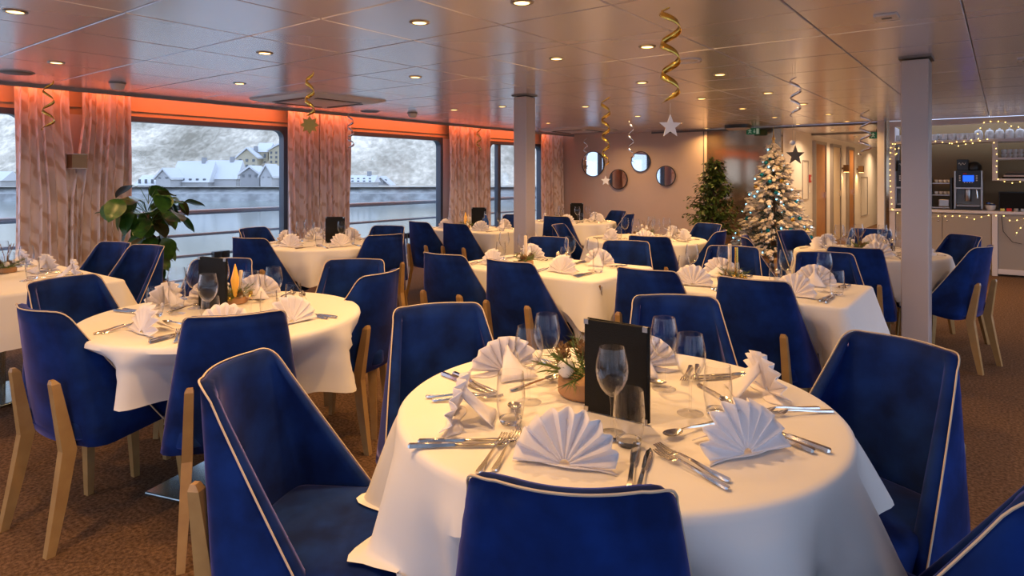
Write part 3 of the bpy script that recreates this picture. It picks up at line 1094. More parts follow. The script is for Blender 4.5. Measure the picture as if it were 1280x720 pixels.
CH = Kit(chair_proto())
CHAIRS = [  # top middle x, y, facing degrees, label, group
    (-0.56, 0.885, 118, 'blue velvet chair seen from behind, nearest the camera at the foreground round table', 'fg'),
    (-1.65, 0.92, 30, 'blue velvet chair turned sideways at the left of the foreground round table', 'fg'),
    (-1.76, 1.83, -33, 'blue velvet chair facing us at the back left of the foreground round table', 'fg'),
    (-1.10, 2.57, -58, 'blue velvet chair facing us behind the black menu of the foreground round table', 'fg'),
    (-0.24, 2.30, 246, 'blue velvet chair facing left at the right side of the foreground round table', 'fg'),
    (0.1, 1.45, 166, 'blue velvet chair cut off by the bottom right corner of the picture', 'fg'),
    (-2.93, 0.85, 97, 'blue velvet chair seen from behind at the front left of the left round table', 'left'),
    (-3.69, 1.19, 14, 'blue velvet chair between the left round table and the table at the left edge', 'left'),
    (-2.215, 1.262, 151, 'blue velvet chair seen from behind at the near right of the left round table', 'left'),
    (-2.57, 2.29, 194, 'blue velvet chair turned left at the far right of the left round table', 'left'),
    (-3.10, 2.53, -50, 'blue velvet chair facing us at the back right of the left round table', 'left'),
    (-3.77, 2.07, -45, 'blue velvet chair facing us behind the dark menu of the left round table', 'left'),
    (-4.88, 2.87, 108, 'blue velvet chair seen from behind at the near left of the window table', 'win'),
    (-5.80, 3.46, 12, 'blue velvet chair half hidden at the far left of the window table', 'win'),
    (-4.20, 3.76, 165, 'blue velvet chair seen from behind at the right of the round table by the window', 'win'),
    (-4.93, 4.45, -65, 'blue velvet chair facing us at the far side of the round table by the window', 'win'),
    (-5.34, 2.10, -75, 'blue velvet chair nearer the curtain, behind the table at the left edge', 'edge'),
    (-4.92, 2.15, -75, 'blue velvet chair under the leafy plant, behind the table at the left edge', 'edge'),
    (-5.14, 5.03, 84, 'blue velvet chair seen from behind at the window table, left one of its two', 'wt'),
    (-4.65, 5.08, 89, 'blue velvet chair seen from behind at the window table, right one of its two', 'wt'),
    (-5.05, 6.75, -80, 'blue velvet chair at the far side of the window table, left of the pale column', 'wt'),
    (-2.89, 3.04, 93, 'blue velvet chair seen from behind at the middle table, left one of its two', 'mid'),
    (-2.34, 3.02, 91, 'blue velvet chair seen from behind at the middle table, right one of its two', 'mid'),
    (-2.32, 4.52, -68, 'blue velvet chair facing us at the far right of the middle table', 'mid'),
    (-2.97, 4.42, -75, 'blue velvet chair facing us at the far left of the middle table', 'mid'),
    (-4.45, 6.75, 100, 'blue velvet chair seen from behind at the far corner table', 'cor'),
    (-4.42, 8.40, -110, 'blue velvet chair at the back of the far corner table, against the tan wall', 'cor'),
    (-3.95, 7.85, 190, 'blue velvet chair at the right of the far corner table', 'cor'),
    (-1.54, 3.2, 93, 'blue velvet chair seen from behind at the right table, beside the middle table', 'right'),
    (-0.98, 3.21, 91, 'blue velvet chair with its legs showing at the near side of the right table', 'right'),
    (-0.94, 4.62, -68, 'blue velvet chair facing us at the far right of the right table', 'right'),
    (-1.53, 4.63, -80, 'blue velvet chair facing us at the far left of the right table', 'right'),
    (-0.83, 5.06, 96, 'blue velvet chair seen from behind at the round table behind the right column', 'bar'),
    (-1.58, 6.30, -30, 'blue velvet chair facing us before the Christmas tree', 'bar'),
    (-0.24, 6.70, 225, 'blue velvet chair before the bar, behind the round table', 'bar'),
    (-0.09, 5.72, 163, 'blue velvet chair right of the column with both its back legs showing', 'bar'),
    (-1.00, 6.95, -88, 'blue velvet chair at the back of the round table, under the corridor', 'bar'),
    (-1.72, 5.45, 20, 'blue velvet chair left of the round table before the Christmas tree, mostly hidden', 'bar'),
    (-2.36, 4.98, 100, 'blue velvet chair seen from behind at the round table before the mirrors', 'mir'),
    (-2.46, 6.70, -110, 'blue velvet chair facing us at the back right of the table below the fig tree', 'mir'),
    (-2.04, 5.88, 185, 'blue velvet chair turned left at the right of the table below the fig tree', 'mir'),
    (-3.68, 5.60, 12, 'blue velvet chair with pale piping left of the table before the mirrors', 'mir'),
]
GR = dict(fg='chairs round the foreground table', left='chairs round the left table', win='chairs round the window table', edge='chairs at the left edge table',
          wt='chairs at the square window table', mid='chairs at the middle table', cor='chairs at the corner table', right='chairs at the right table',
          bar='chairs round the table before the bar', mir='chairs round the table before the mirrors')
for x, y, a, lab, g in CHAIRS:
    r = math.radians(a)
    CH.place((x + 0.285 * math.cos(r), y + 0.285 * math.sin(r), 0), r - PI / 2, lab, GR[g])

# ------------------------------------------------------------------ tables and cloths
ZTB = 0.745
ZC_ = 0.757


def boundary(shape, a, b, rc, N):
    """points, outward normals and corner weights round the table edge"""
    if shape == 'round':
        return [((a * math.cos(2 * PI * k / N), a * math.sin(2 * PI * k / N)), (math.cos(2 * PI * k / N), math.sin(2 * PI * k / N)), 2 * PI * k / N) for k in range(N)]
    pts = []
    per = 2 * (2 * a - 2 * rc) + 2 * (2 * b - 2 * rc)
    arc = 2 * PI * rc
    nA = max(6, int(N * 0.05))
    segs = [((a - rc), (b - rc), 0, 2 * a - 2 * rc, (-1, 0)), (-(a - rc), (b - rc), 90, 2 * b - 2 * rc, (0, -1)),
            (-(a - rc), -(b - rc), 180, 2 * a - 2 * rc, (1, 0)), ((a - rc), -(b - rc), 270, 2 * b - 2 * rc, (0, 1))]
    for cx, cy, a0, ln, dr in segs:
        for k in range(nA + 1):
            t = math.radians(a0 + 90 * k / nA)
            pts.append(((cx + rc * math.cos(t), cy + rc * math.sin(t)), (math.cos(t), math.sin(t)), math.radians(a0 + 90 * k / nA)))
        t = math.radians(a0 + 90)
        n2 = int(N * ln / per)
        for k in range(1, n2):
            f = k / n2
            pts.append(((cx + rc * math.cos(t) + dr[0] * ln * f, cy + rc * math.sin(t) + dr[1] * ln * f), (math.cos(t), math.sin(t)), None))
    return pts


def cloth(shape, a, b, rc, drop, cdrop, corners, waves, seed, flare=0.045, seats=(), pushed=(), lopside=(0.0, 0.0)):
    r = random.Random(seed)
    ph = [r.uniform(0, 6.28) for _ in range(3)]
    B = boundary(shape, a, b, rc, 180)
    n = len(B)
    rows = []
    for f in (0.35, 0.7, 0.93):
        rows.append([(p[0][0] * f, p[0][1] * f, ZC_ + 0.0008 * math.sin(7 * f + k * .1)) for k, p in enumerate(B)])
    for k_, dz in ((-0.012, 0.0), (0.0, 0.002), (0.008, 0.009), (0.011, 0.022)):
        rows.append([(p[0][0] + p[1][0] * k_, p[0][1] + p[1][1] * k_, ZC_ - dz) for p in B])
    for j in range(1, 10):
        t = j / 9
        row = []
        for k, (p, nrm, ang) in enumerate(B):
            th = math.atan2(p[1], p[0])
            cw = 0.0
            for c in corners:
                dlt = abs((th - math.radians(c) + PI) % (2 * PI) - PI)
                cw = max(cw, math.exp(-(dlt / (0.36 if shape == 'round' else 0.15)) ** 2))
            s = k / n * 2 * PI
            nw = 0.0                                   # a pushed-in chair keeps the cloth close to the table
            for c in seats:
                dlt = abs((th - c + PI) % (2 * PI) - PI)
                nw = max(nw, math.exp(-(dlt / 0.27) ** 4))
            cw *= 1 - nw
            pl = math.sin(waves * s + ph[0] + .7 * math.sin(2 * s + ph[2]))
            wv = (1.35 * (0.5 + 0.5 * pl) ** 1.6 - .45 + 0.2 * math.sin(waves * 1.63 * s + ph[1])) if shape == 'round' else \
                (0.30 * math.sin(waves * s + ph[0]) + 0.2 * math.sin(waves * 2.3 * s + ph[1]))
            amp = ((0.066 if seed == 133 else 0.046) if shape == 'round' else 0.018) * t ** 0.8
            if shape != 'round' and cw > .05:
                # the loose corner falls in a pleat on either side of a proud cone
                wv = wv * (1 - cw) - 0.9 * cw * (1 - cw) * 4 * 0.8
                amp += 0.06 * cw * t
            ex = flare * t + amp * wv + cw * (0.036 if shape == 'round' else 0.12) * t
            ex -= .85 * nw * flare * t + .35 * nw * amp * wv
            dd = (drop + cdrop * cw) * (1 + lopside[0] * math.cos(th - math.radians(lopside[1])))
            z = ZC_ - 0.022 - (dd + 0.012 * wv) * t
            row.append((p[0] + nrm[0] * (0.011 + ex), p[1] + nrm[1] * (0.011 + ex), z))
        rows.append(row)
    # chairs that stand against the table: the cloth hangs inside their wings and rests on their seats
    for j in range(7, len(rows)):
        row = rows[j]
        need = [0.0] * n
        for k, (x, y, z) in enumerate(row):
            for (ox, oy, f) in pushed:
                c_, s_ = math.cos(f), math.sin(f)
                ly = (x - ox) * c_ + (y - oy) * s_
                lx = abs((x - ox) * s_ - (y - oy) * c_)
                v = max(0.0, min(1.0, (z - .365) / .51))
                w_ = .254 - .078 * v
                tip = -.225 - .085 * v + .215 * (1 - v) + .076 + .03
                if lx < w_ + .035 and -.40 < ly < tip + .25:
                    lim = tip if lx > w_ - .075 else -.225 - .085 * v + .075
                    if ly < lim:
                        need[k] = max(need[k], min(.22, lim - ly))
        for _ in range(14):
            need = [max(need[k], .86 * need[k - 1], .86 * need[(k + 1) % n]) for k in range(n)]
        for k, (x, y, z) in enumerate(row):
            nx, ny = B[k][1]
            q = need[k] * min(1, (j - 6) / 3)
            x, y = x - nx * q, y - ny * q
            for (ox, oy, f) in pushed:
                c_, s_ = math.cos(f), math.sin(f)
                ly = (x - ox) * c_ + (y - oy) * s_
                lx = abs((x - ox) * s_ - (y - oy) * c_)
                if lx < .25 and -.25 < ly < .27:
                    z = max(z, .488 + .0016 * (len(rows) - 1 - j))
            row[k] = (x, y, z)
    vs = [(0, 0, ZC_)] + [p for r_ in rows for p in r_]
    fs = [(0, 1 + k, 1 + (k + 1) % n) for k in range(n)]
    for j in range(len(rows) - 1):
        for k in range(n):
            k2 = (k + 1) % n
            fs.append((1 + j * n + k, 1 + (j + 1) * n + k, 1 + (j + 1) * n + k2, 1 + j * n + k2))
    m = MB()
    m.add(vs, fs)
    return m


TABLES = {  # key: shape, x, y, a, b, drop, corner drop, corner angles, description
    'T1': ('round', -0.85, 1.585, 0.58, 0.58, 0.225, 0.12, (-48, 78, 187, 250), 'foreground round table'),
    'T2': ('round', -2.80, 1.55, 0.58, 0.58, 0.20, 0.13, (-25, 65, 155, 245), 'left round table'),
    'T3': ('rect', -5.00, 1.28, 0.80, 0.41, 0.26, 0.10, (), 'table at the left edge'),
    'T4': ('round', -5.02, 3.72, 0.57, 0.57, 0.26, 0.10, (10, 100, 190, 280), 'round table by the window'),
    'T5': ('rect', -4.97, 5.82, 0.60, 0.39, 0.27, 0.20, (), 'square window table'),
    'T6': ('rect', -2.52, 3.73, 0.60, 0.40, 0.27, 0.20, (), 'middle table'),
    'T7': ('rect', -1.12, 3.77, 0.53, 0.39, 0.27, 0.20, (), 'right table'),
    'T8': ('round', -0.88, 6.02, 0.56, 0.56, 0.26, 0.12, (-80, 10, 100, 190), 'round table behind the right column'),
    'T9': ('round', -2.82, 5.90, 0.58, 0.58, 0.26, 0.10, (-60, 30, 120, 210), 'round table before the mirrors'),
    'T10': ('round', -4.72, 7.60, 0.58, 0.58, 0.26, 0.10, (-60, 30, 120, 210), 'far corner table'),
}
for key, (sh, x, y, a, b, dr, cdr, cor, desc) in TABLES.items():
    t = thing('dining_table', 'pedestal dining table hidden under the white cloth of the ' + desc, 'table', (x, y, 0), 0, 'dining tables')
    if sh == 'round':
        MB().lathe([(a - .012, ZTB - .028), (a - .004, ZTB - .022), (a - .004, ZTB - .004), (a - .01, ZTB)], 48).build('tabletop', M['door_wood'], t)
        cor_ = cor
    else:
        MB().rbox((0, 0, ZTB - .014), (2 * a - .008, 2 * b - .008, .028), .006).build('tabletop', M['door_wood'], t)
        q = math.degrees(math.atan2(b, a))
        cor_ = (q, 180 - q, 180 + q, -q)
    MB().lathe([(.035, .02), (.035, ZTB - .03)], 16).build('pedestal', M['base'], t)
    MB().rbox((0, 0, .010), (.46, .46, .016), .006, rz=.3).build('base_plate', M['base'], t, smooth=False)
    o = cloth(sh, a, b, .035, dr, cdr, cor_, {'T1': 13, 'T2': 12}.get(key, 11) if sh == 'round' else 7, hash(key) % 97 if False else sum(map(ord, key)), 0.05,
              [math.atan2(c[1] - y, c[0] - x) for c in CHAIRS if math.hypot(c[1] - y, c[0] - x) < .85] if sh == 'round' else (),
              [(c[0] + .285 * math.cos(math.radians(c[2])) - x, c[1] + .285 * math.sin(math.radians(c[2])) - y, math.radians(c[2])) for c in CHAIRS if math.hypot(c[1] - y, c[0] - x) < 1.15],
              {'T1': (.30, 212), 'T2': (.30, 40)}.get(key, (0.0, 0.0))).build('tablecloth', M['cloth'])
    o.location = (x, y, 0)
    tag(o, 'white tablecloth hanging in folds over the ' + desc, 'tablecloth', 'white tablecloths')

# ------------------------------------------------------------------ place settings
def wine_proto():
    t = thing('wine_glass', 'x', 'wine glass')
    MB().lathe_open([(.0075, .092), (.018, .099), (.029, .113), (.0375, .134), (.040, .152), (.0385, .172), (.0345, .192), (.0312, .2085),
                     (.0300, .2085), (.0335, .190), (.0372, .171), (.0386, .152), (.036, .134), (.0275, .1145), (.017, .1005), (.002, .096)], 28).build('bowl', M['glass'], t)
    MB().lathe([(.0045, .006), (.0038, .03), (.0038, .07), (.0075, .0925)], 12).build('stem', M['glass'], t)
    MB().lathe([(.034, .0), (.0345, .0016), (.020, .004), (.006, .008)], 28).build('foot', M['glass'], t)
    return t


def tumbler_proto():
    t = thing('tumbler', 'x', 'water glass')
    MB().lathe_open([(.026, .0), (.030, .012), (.0355, .045), (.0368, .07), (.0345, .105), (.0325, .128), (.0312, .128), (.0332, .105), (.0355, .07), (.034, .045), (.029, .016)], 28).build('bowl', M['glass'], t)
    MB().lathe([(.0258, .0005), (.0290, .008), (.0285, .014), (.0005, .0145)], 28).build('thick_base', M['solid_glass'], t)
    return t


def napkin_proto(R=0.135, seed=1):
    t = thing('folded_napkin', 'x', 'napkin')
    r = random.Random(seed)
    NP = 9
    sk = [r.uniform(-.06, .06) for _ in range(2 * NP + 1)]

    def fn(u, v):
        k = u * 2 * NP
        zig = 1 - 2 * abs((k % 2) - 1)            # -1..1 triangle wave
        zig = max(-1, min(1, zig * 1.25))
        i = min(2 * NP, int(round(k)))
        a = math.radians(-86 + 172 * u) + sk[i] * .35
        rr = .012 + (R * (1.0 + .025 * zig) - .012) * v
        lean = 0.20
        x = rr * math.sin(a)
        z = rr * math.cos(a) + .004
        y = zig * .013 * v + z * math.tan(lean) + .012 * math.sin(3 * u + seed) * v
        return (x, y, max(.002, z))
    m = MB()
    m.grid(fn, 8 * NP, 6)
    f = m.build('fan', M['napkin'], t)
    f.modifiers.new('thickness', 'SOLIDIFY').thickness = 0.0022
    vs = []

    def flap(u, v):
        w_ = .012 + .052 * v
        x = (u - .5) * 2 * w_
        return (x, .026 + .085 * v + .004 * math.sin(6 * u), (.092 - .088 * v) * (1 - .35 * abs(2 * u - 1)) + .003)
    g = MB()
    g.grid(flap, 8, 6)
    b = g.build('support_fold', M['napkin'], t)
    b.modifiers.new('thickness', 'SOLIDIFY').thickness = 0.0022
    base = MB()
    base.grid(lambda u, v: ((u - .5) * (.23 - .06 * v), -.006 + .035 * v + .006 * math.sin(9 * u), .002 + .005 * math.sin(PI * u) * (1 - v)), 12, 3)
    c = base.build('base_fold', M['napkin'], t)
    c.modifiers.new('thickness', 'SOLIDIFY').thickness = 0.002
    return t


def cutlery(kind):
    m = MB()
    if kind == 'knife':
        secs = []
        for y, hw, h, z in ((-.112, .004, .004, .004), (-.108, .0085, .008, .005), (-.06, .0078, .008, .005), (-.005, .0062, .006, .005), (.0, .006, .003, .004),
                            (.02, .0085, .0018, .004), (.07, .0095, .0016, .004), (.10, .0075, .0012, .004), (.118, .001, .001, .004)):
            off = .002 if y > .01 else 0
            secs.append([(-hw + off, y, z - h / 2), (hw + off, y, z - h / 2), (hw * .6 + off, y, z + h / 2), (-hw * .6 + off, y, z + h / 2)])
        m.sweep(secs)
    elif kind == 'fork':
        secs = []
        for y, hw, h, z in ((-.100, .004, .003, .003), (-.095, .0085, .004, .003), (-.05, .006, .004, .005), (.0, .003, .004, .010), (.03, .003, .003, .012),
                            (.042, .010, .002, .008), (.052, .0118, .0018, .006)):
            secs.append([(-hw, y, z - h / 2), (hw, y, z - h / 2), (hw * .7, y, z + h / 2), (-hw * .7, y, z + h / 2)])
        m.sweep(secs)
        for k in range(4):
            x = (k - 1.5) * .0064
            m.sweep([[(x - .0018, y, z - .001), (x + .0018, y, z - .001), (x + .0016, y, z + .001), (x - .0016, y, z + .001)] for y, z in ((.050, .006), (.068, .0055), (.086, .008), (.098, .011))])
    else:
        secs = []
        for y, hw, h, z in ((-.100, .004, .003, .003), (-.095, .0085, .004, .003), (-.05, .006, .004, .005), (.0, .003, .004, .010), (.034, .003, .003, .011)):
            secs.append([(-hw, y, z - h / 2), (hw, y, z - h / 2), (hw * .7, y, z + h / 2), (-hw * .7, y, z + h / 2)])
        m.sweep(secs)
        m.grid(lambda u, v: ((.018 * (1 - .12 * math.cos(2 * PI * u))) * math.sin(2 * PI * u) * v, .062 - .029 * math.cos(2 * PI * u) * v, .003 + .008 * v * v), 16, 4)
        m.grid(lambda u, v: ((.0182 * (1 - .12 * math.cos(2 * PI * u))) * math.sin(2 * PI * u) * v, .062 - .0292 * math.cos(2 * PI * u) * v, .0016 + .0088 * v * v), 16, 4)
    return m.mesh('steel_' + kind, M['steel'])


CUT = {k: cutlery(k) for k in ('knife', 'fork', 'spoon')}
WG, TG = Kit(wine_proto()), Kit(tumbler_proto())
NK = [Kit(napkin_proto(.112, s)) for s in (1, 2, 5)]
ITEMS = []                                   # (kind, table, x, y, rz, variant)
ZS = ZC_ + 0.003


def setting(tk, sx, sy, f, full=True, glasses=True, nap=True, two=False, dr=0.0):
    """one place: f is the direction the diner faces, (sx, sy) its middle"""
    c, s = math.cos(f), math.sin(f)

    def P(fw_, r_):
        return (sx + c * fw_ + s * r_, sy + s * fw_ - c * r_)
    rz = f - PI / 2
    if nap:
        ITEMS.append(('napkin', tk, *P(-.03, 0), rz + rnd.uniform(-.25, .25), rnd.randrange(3)))
    j = lambda: rnd.uniform(-.05, .05)
    if two:
        ITEMS.append(('fork', tk, *P(-.01, -.165), rz + j(), 0))
        ITEMS.append(('fork', tk, *P(.01, -.140), rz + j(), 0))
        ITEMS.append(('knife', tk, *P(-.01, .165), rz + j(), 0))
        ITEMS.append(('knife', tk, *P(.01, .140), rz + j(), 0))
    else:
        ITEMS.append(('fork', tk, *P(0, -.15), rz + j(), 0))
        ITEMS.append(('knife', tk, *P(0, .15), rz + j(), 0))
    if full:
        ITEMS.append(('spoon', tk, *P(.135, .0), rz + PI / 2 + j(), 0))
    if glasses:
        ITEMS.append(('wine', tk, *P(.20, .10), 0, 0))
        ITEMS.append(('tumbler', tk, *P(.15, .17), 0, 0))


def tpos(tk, f, r):
    x, y = TABLES[tk][1:3]
    return (x - math.cos(f) * r, y - math.sin(f) * r)


# foreground table: read from the photograph
for (nx, ny, f) in [(-.745, 1.165, 112), (-1.12, 1.22, 40), (-1.265, 1.62, -15), (-.93, 1.93, -72), (-.535, 1.92, 228), (-.45, 1.46, 160)]:
    f = math.radians(f)
    setting('T1', nx + math.cos(f) * .03, ny + math.sin(f) * .03, f, two=True, glasses=False)
for x, y in [(-.748, 1.383), (-1.035, 1.44), (-1.085, 1.60), (-.785, 1.765), (-.650, 1.625)]:
    ITEMS.append(('wine', 'T1', x, y, 0, 0))
for x, y in [(-.688, 1.352), (-.985, 1.292), (-.592, 1.665), (-1.02, 1.86)]:
    ITEMS.append(('tumbler', 'T1', x, y, 0, 0))
for a in (104, 14, 150, 188, -50, -45 + 10):
    f = math.radians({-35: -18}.get(a, a))
    x, y = tpos('T2', f, .39)
    setting('T2', x, y, f, two=True)
for tk, angs, rad in [('T4', (100, 30, 165, -80, -25), .38), ('T8', (105, -30, 225, 162, -88, 30), .40), ('T9', (115, -110, 185, 12, 60), .38), ('T10', (110, -110, 190, 40), .38)]:
    for a in angs:
        f = math.radians(a)
        setting(tk, *tpos(tk, f, rad), f, full=False)
for tk, xs in [('T3', (-.42, .05, .50)), ('T5', (-.28, .28)), ('T6', (-.30, .27)), ('T7', (-.28, .26))]:
    cx, cy, b = TABLES[tk][1], TABLES[tk][2], TABLES[tk][4]
    for x in xs:
        two = tk in ('T6', 'T7')
        if tk != 'T3':
            setting(tk, cx + x, cy - b + .18, PI / 2, full=False, two=two)
        setting(tk, cx + x, cy + b - .18, -PI / 2, full=False, two=two)

NAMES = {'napkin': ('white fan-folded napkin', 'fan-folded napkins'), 'wine': ('clear stemmed wine glass', 'wine glasses'), 'tumbler': ('clear round tumbler', 'tumblers'),
         'fork': ('steel dinner fork', 'forks'), 'knife': ('steel table knife', 'knives'), 'spoon': ('steel dessert spoon', 'spoons')}
CATS = {'napkin': 'napkin', 'wine': 'wine glass', 'tumbler': 'water glass', 'fork': 'fork', 'knife': 'knife', 'spoon': 'spoon'}
groups = {}
for it in ITEMS:
    groups.setdefault((it[0], it[1]), []).append(it)
for (kind, tk), lst in groups.items():
    lst.sort(key=lambda i: PX(i[2], i[3])[0])
    for n, (k, _, x, y, rz, var) in enumerate(lst):
        lab = '%s on the %s, %s from the left' % (NAMES[kind][0], TABLES[tk][8], ORD[n])
        grp = '%s on the %s' % (NAMES[kind][1], TABLES[tk][8])
        if kind == 'napkin':
            NK[var].place((x, y, ZS - .001), rz, lab, grp)
        elif kind == 'wine':
            WG.place((x, y, ZS), rnd.random() * 6, lab, grp)
        elif kind == 'tumbler':
            TG.place((x, y, ZS), rnd.random() * 6, lab, grp)
        else:
            tag(put('table_' + kind if kind == 'knife' else ('dinner_fork' if kind == 'fork' else 'dessert_spoon'), CUT[kind], None, (x, y, ZS), rz), lab, CATS[kind], grp)


# ------------------------------------------------------------------ menus
def menu_proto():
    t = thing('menu_folder', 'x', 'menu')
    w_, h_ = .178, .242
    MB().rbox((0, 0, h_ / 2), (w_, .006, h_), .002).build('front_cover', M['menu'], t, smooth=False)
    q = MB()
    q.box((0, 0, 0), (w_, .005, h_))
    b = q.build('back_cover', M['menu'], t, smooth=False)
    b.location = (.0, .011, h_ / 2)
    b.rotation_euler = (0, 0, -.06)
    MB().tube([(w_ / 2, .003, 0.003), (w_ / 2, .003, h_)], .005, 6).build('spine', M['menu'], t)
    for sx in (-1, 1):
        for z in (.006, h_ - .006):
            MB().box((sx * (w_ / 2 - .006), -.0015, z), (.013, .008, .013)).build('corner', M['brushed'], t, smooth=False)
    return t


MN = Kit(menu_proto())
for x, y, a, lab in [(-.795, 1.487, 2, 'black menu folder standing open in the middle of the foreground round table'),
                     (-2.915, 1.545, 12, 'dark brown menu folder standing on the left round table'),
                     (-4.85, 1.19, 5, 'black menu folder standing on the table at the left edge'),
                     (-4.93, 3.78, 35, 'black menu folder standing on the round table by the window'),
                     (-5.02, 5.95, 30, 'black menu folder standing on the square window table'),
                     (-4.75, 7.75, 35, 'black menu folder standing on the far corner table')]:
    MN.place((x, y, ZS), math.radians(a), lab, 'black menu folders')


# ------------------------------------------------------------------ centrepieces
def sprig(m, p, d, ln, r):
    d = Vector(d).normalized()
    p = Vector(p)
    e = p + d * ln
    m.tube([p, e], .0015, 4)
    for k in range(26):
        q = p + d * ln * (.15 + .85 * k / 25)
        a = r.uniform(0, 6.28)
        side = d.orthogonal().normalized()
        sd = Matrix.Rotation(a, 3, d) @ side
        tip = q + (d * .75 + sd * .75).normalized() * r.uniform(.022, .034)
        w_ = d.cross(sd) * .0011
        o = len(m.v)
        m.v += [tuple(q - w_), tuple(q + w_), tuple(tip)]
        m.f.append((o, o + 1, o + 2))


def pinecone(m, c, r0, rot):
    for k in range(7):
        f = k / 6
        rr = r0 * math.sin(PI * (.18 + .74 * f)) * .9
        for j in range(8):
            a = 2 * PI * (j + .5 * (k % 2)) / 8
            p0 = Vector((rr * .45 * math.cos(a), rr * .45 * math.sin(a), (f - .5) * r0 * 2.2))
            p1 = Vector((rr * math.cos(a - .3), rr * math.sin(a - .3), (f - .5) * r0 * 2.2 + .25 * r0))
            p2 = Vector((rr * 1.12 * math.cos(a), rr * 1.12 * math.sin(a), (f - .5) * r0 * 2.2 + .42 * r0))
            p3 = Vector((rr * math.cos(a + .3), rr * math.sin(a + .3), (f - .5) * r0 * 2.2 + .25 * r0))
            m.add([rot @ p + Vector(c) for p in (p0, p1, p2, p3)], [(0, 1, 2, 3)])
    m.ball(c, r0 * .6, 1, (1, 1, 1.5), 0, rot.to_4x4())


def centrepiece(x, y, lab, seed, candle=None, cones=2, berries=3, gold=False):
    r = random.Random(seed)
    t = thing('centrepiece', lab, 'centrepiece', (x, y, ZS), 0, 'winter centrepieces')
    MB().lathe([(.052, 0), (.056, .004), (.056, .026), (.050, .030)], 20).build('wooden_base', M['pot'], t)
    for k in range(7):
        a = k * 2 * PI / 7 + r.uniform(-.3, .3)
        m = MB()
        for q in range(3):
            sprig(m, (.01 * math.cos(a), .01 * math.sin(a), .03), (math.cos(a + .35 * (q - 1)), math.sin(a + .35 * (q - 1)), r.uniform(.0, .9)), r.uniform(.06, .10), r)
        m.build('pine_sprig', M['pine'], t, smooth=False)
    for k in range(berries):
        a = r.uniform(0, 6.28)
        MB().ball((.045 * math.cos(a), .045 * math.sin(a), .045 + .01 * k), r.uniform(.013, .019), 2).build('white_bauble', M['china'], t)
    for k in range(cones):
        a = r.uniform(0, 6.28)
        m = MB()
        pinecone(m, (.05 * math.cos(a), .05 * math.sin(a), .055), .018, Matrix.Rotation(r.uniform(-1, 1), 3, 'X'))
        m.build('pine_cone', M['cone'], t, smooth=False)
    if gold:
        for k in range(10):
            a = r.uniform(0, 6.28)
            MB().ball((.07 * math.cos(a), .07 * math.sin(a), .02 + .012 * (k % 3)), .012, 1).build('gold_nut', M['gold'], t)
    if candle == 'taper':
        MB().lathe([(.012, .03), (.0115, .20), (.009, .202), (.002, .203)], 14).build('candle', M['candle'], t)
    elif candle == 'pair':
        for k in (-1, 1):
            MB().lathe([(.011, .03), (.0105, .21 - .01 * k), (.008, .212 - .01 * k), (.002, .213 - .01 * k)], 12, (.016 * k, .01 * k, 0)).build('candle', [M['candle'], M['gold']][k > 0], t)
    elif candle == 'amber':
        MB().lathe([(.008, .03), (.016, .08), (.021, .11), (.012, .15), (.002, .19)], 14).build('flame_ornament', M['amber'], t)
        MB().lathe([(.009, .03), (.0085, .16), (.002, .162)], 12, (.035, .01, 0)).build('candle', M['candle'], t)
    elif candle == 'twig':
        for k in range(5):
            a = r.uniform(0, 6.28)
            MB().tube([(0, 0, .03), (.02 * math.cos(a), .02 * math.sin(a), .11), (.05 * math.cos(a), .05 * math.sin(a), .18)], .0022, 5).build('twig', M['cone'], t)
    return t


centrepiece(-.945, 1.60, 'green pine centrepiece with white baubles beside the black menu, foreground table', 3, None, 2, 3).scale = (1.5, 1.5, 1.75)
centrepiece(-2.99, 1.70, 'pine centrepiece with an amber flame ornament on the left round table', 5, 'amber', 2, 1, True)
centrepiece(-5.12, 1.35, 'twiggy centrepiece with pine cones at the left picture edge', 8, 'twig', 4, 3)
centrepiece(-2.66, 3.66, 'pine cone centrepiece with one cream candle on the middle table', 11, 'taper', 7, 2)
centrepiece(-1.26, 3.80, 'golden nut and pine centrepiece with two tall candles on the right table', 13, 'pair', 1, 4, True)
centrepiece(-5.10, 5.80, 'small centrepiece with an amber ornament on the square window table', 17, 'amber', 2, 1)
centrepiece(-.95, 5.98, 'pine and white bauble centrepiece on the round table behind the right column', 19, 'twig', 3, 6)
centrepiece(-2.82, 5.92, 'white and golden centrepiece on the round table before the mirrors', 23, 'twig', 1, 9, True)
centrepiece(-4.85, 7.50, 'dry twig centrepiece on the far corner table', 29, 'twig', 2, 1)


# salt and pepper
def shaker_proto(mat):
    t = thing('shaker', 'x', 'shaker')
    MB().lathe_open([(.017, 0), (.019, .01), (.0185, .06), (.013, .072)], 16).build('jar', M['glass'], t)
    MB().lathe([(.015, .003), (.016, .045)], 14).build('filling', M[mat], t)
    MB().lathe([(.0135, .070), (.0145, .076), (.0145, .086), (.006, .094), (.0, .101)], 16).build('cap', M['steel'], t)
    return t


SA, PE = Kit(shaker_proto('china')), Kit(shaker_proto('pepper'))
for tk, dx, dy in (('T6', .06, .04), ('T7', .10, .06), ('T2', .20, .20), ('T8', .1, .1)):
    x, y = TABLES[tk][1] + dx, TABLES[tk][2] + dy
    SA.place((x, y, ZS), 0, 'glass salt shaker with steel cap on the ' + TABLES[tk][8])
    PE.place((x + .055, y + .02, ZS), 0, 'glass pepper shaker with dark pepper on the ' + TABLES[tk][8])
t = thing('water_bottle', 'small blue water bottle on the square window table', 'bottle', (-4.72, 5.72, ZS))
MB().lathe([(.03, 0), (.034, .005), (.034, .10), (.016, .14), (.013, .17)], 18).build('body', M['blue_glass'], t)
MB().lathe([(.014, .17), (.014, .182)], 14).build('cap', M['steel'], t)
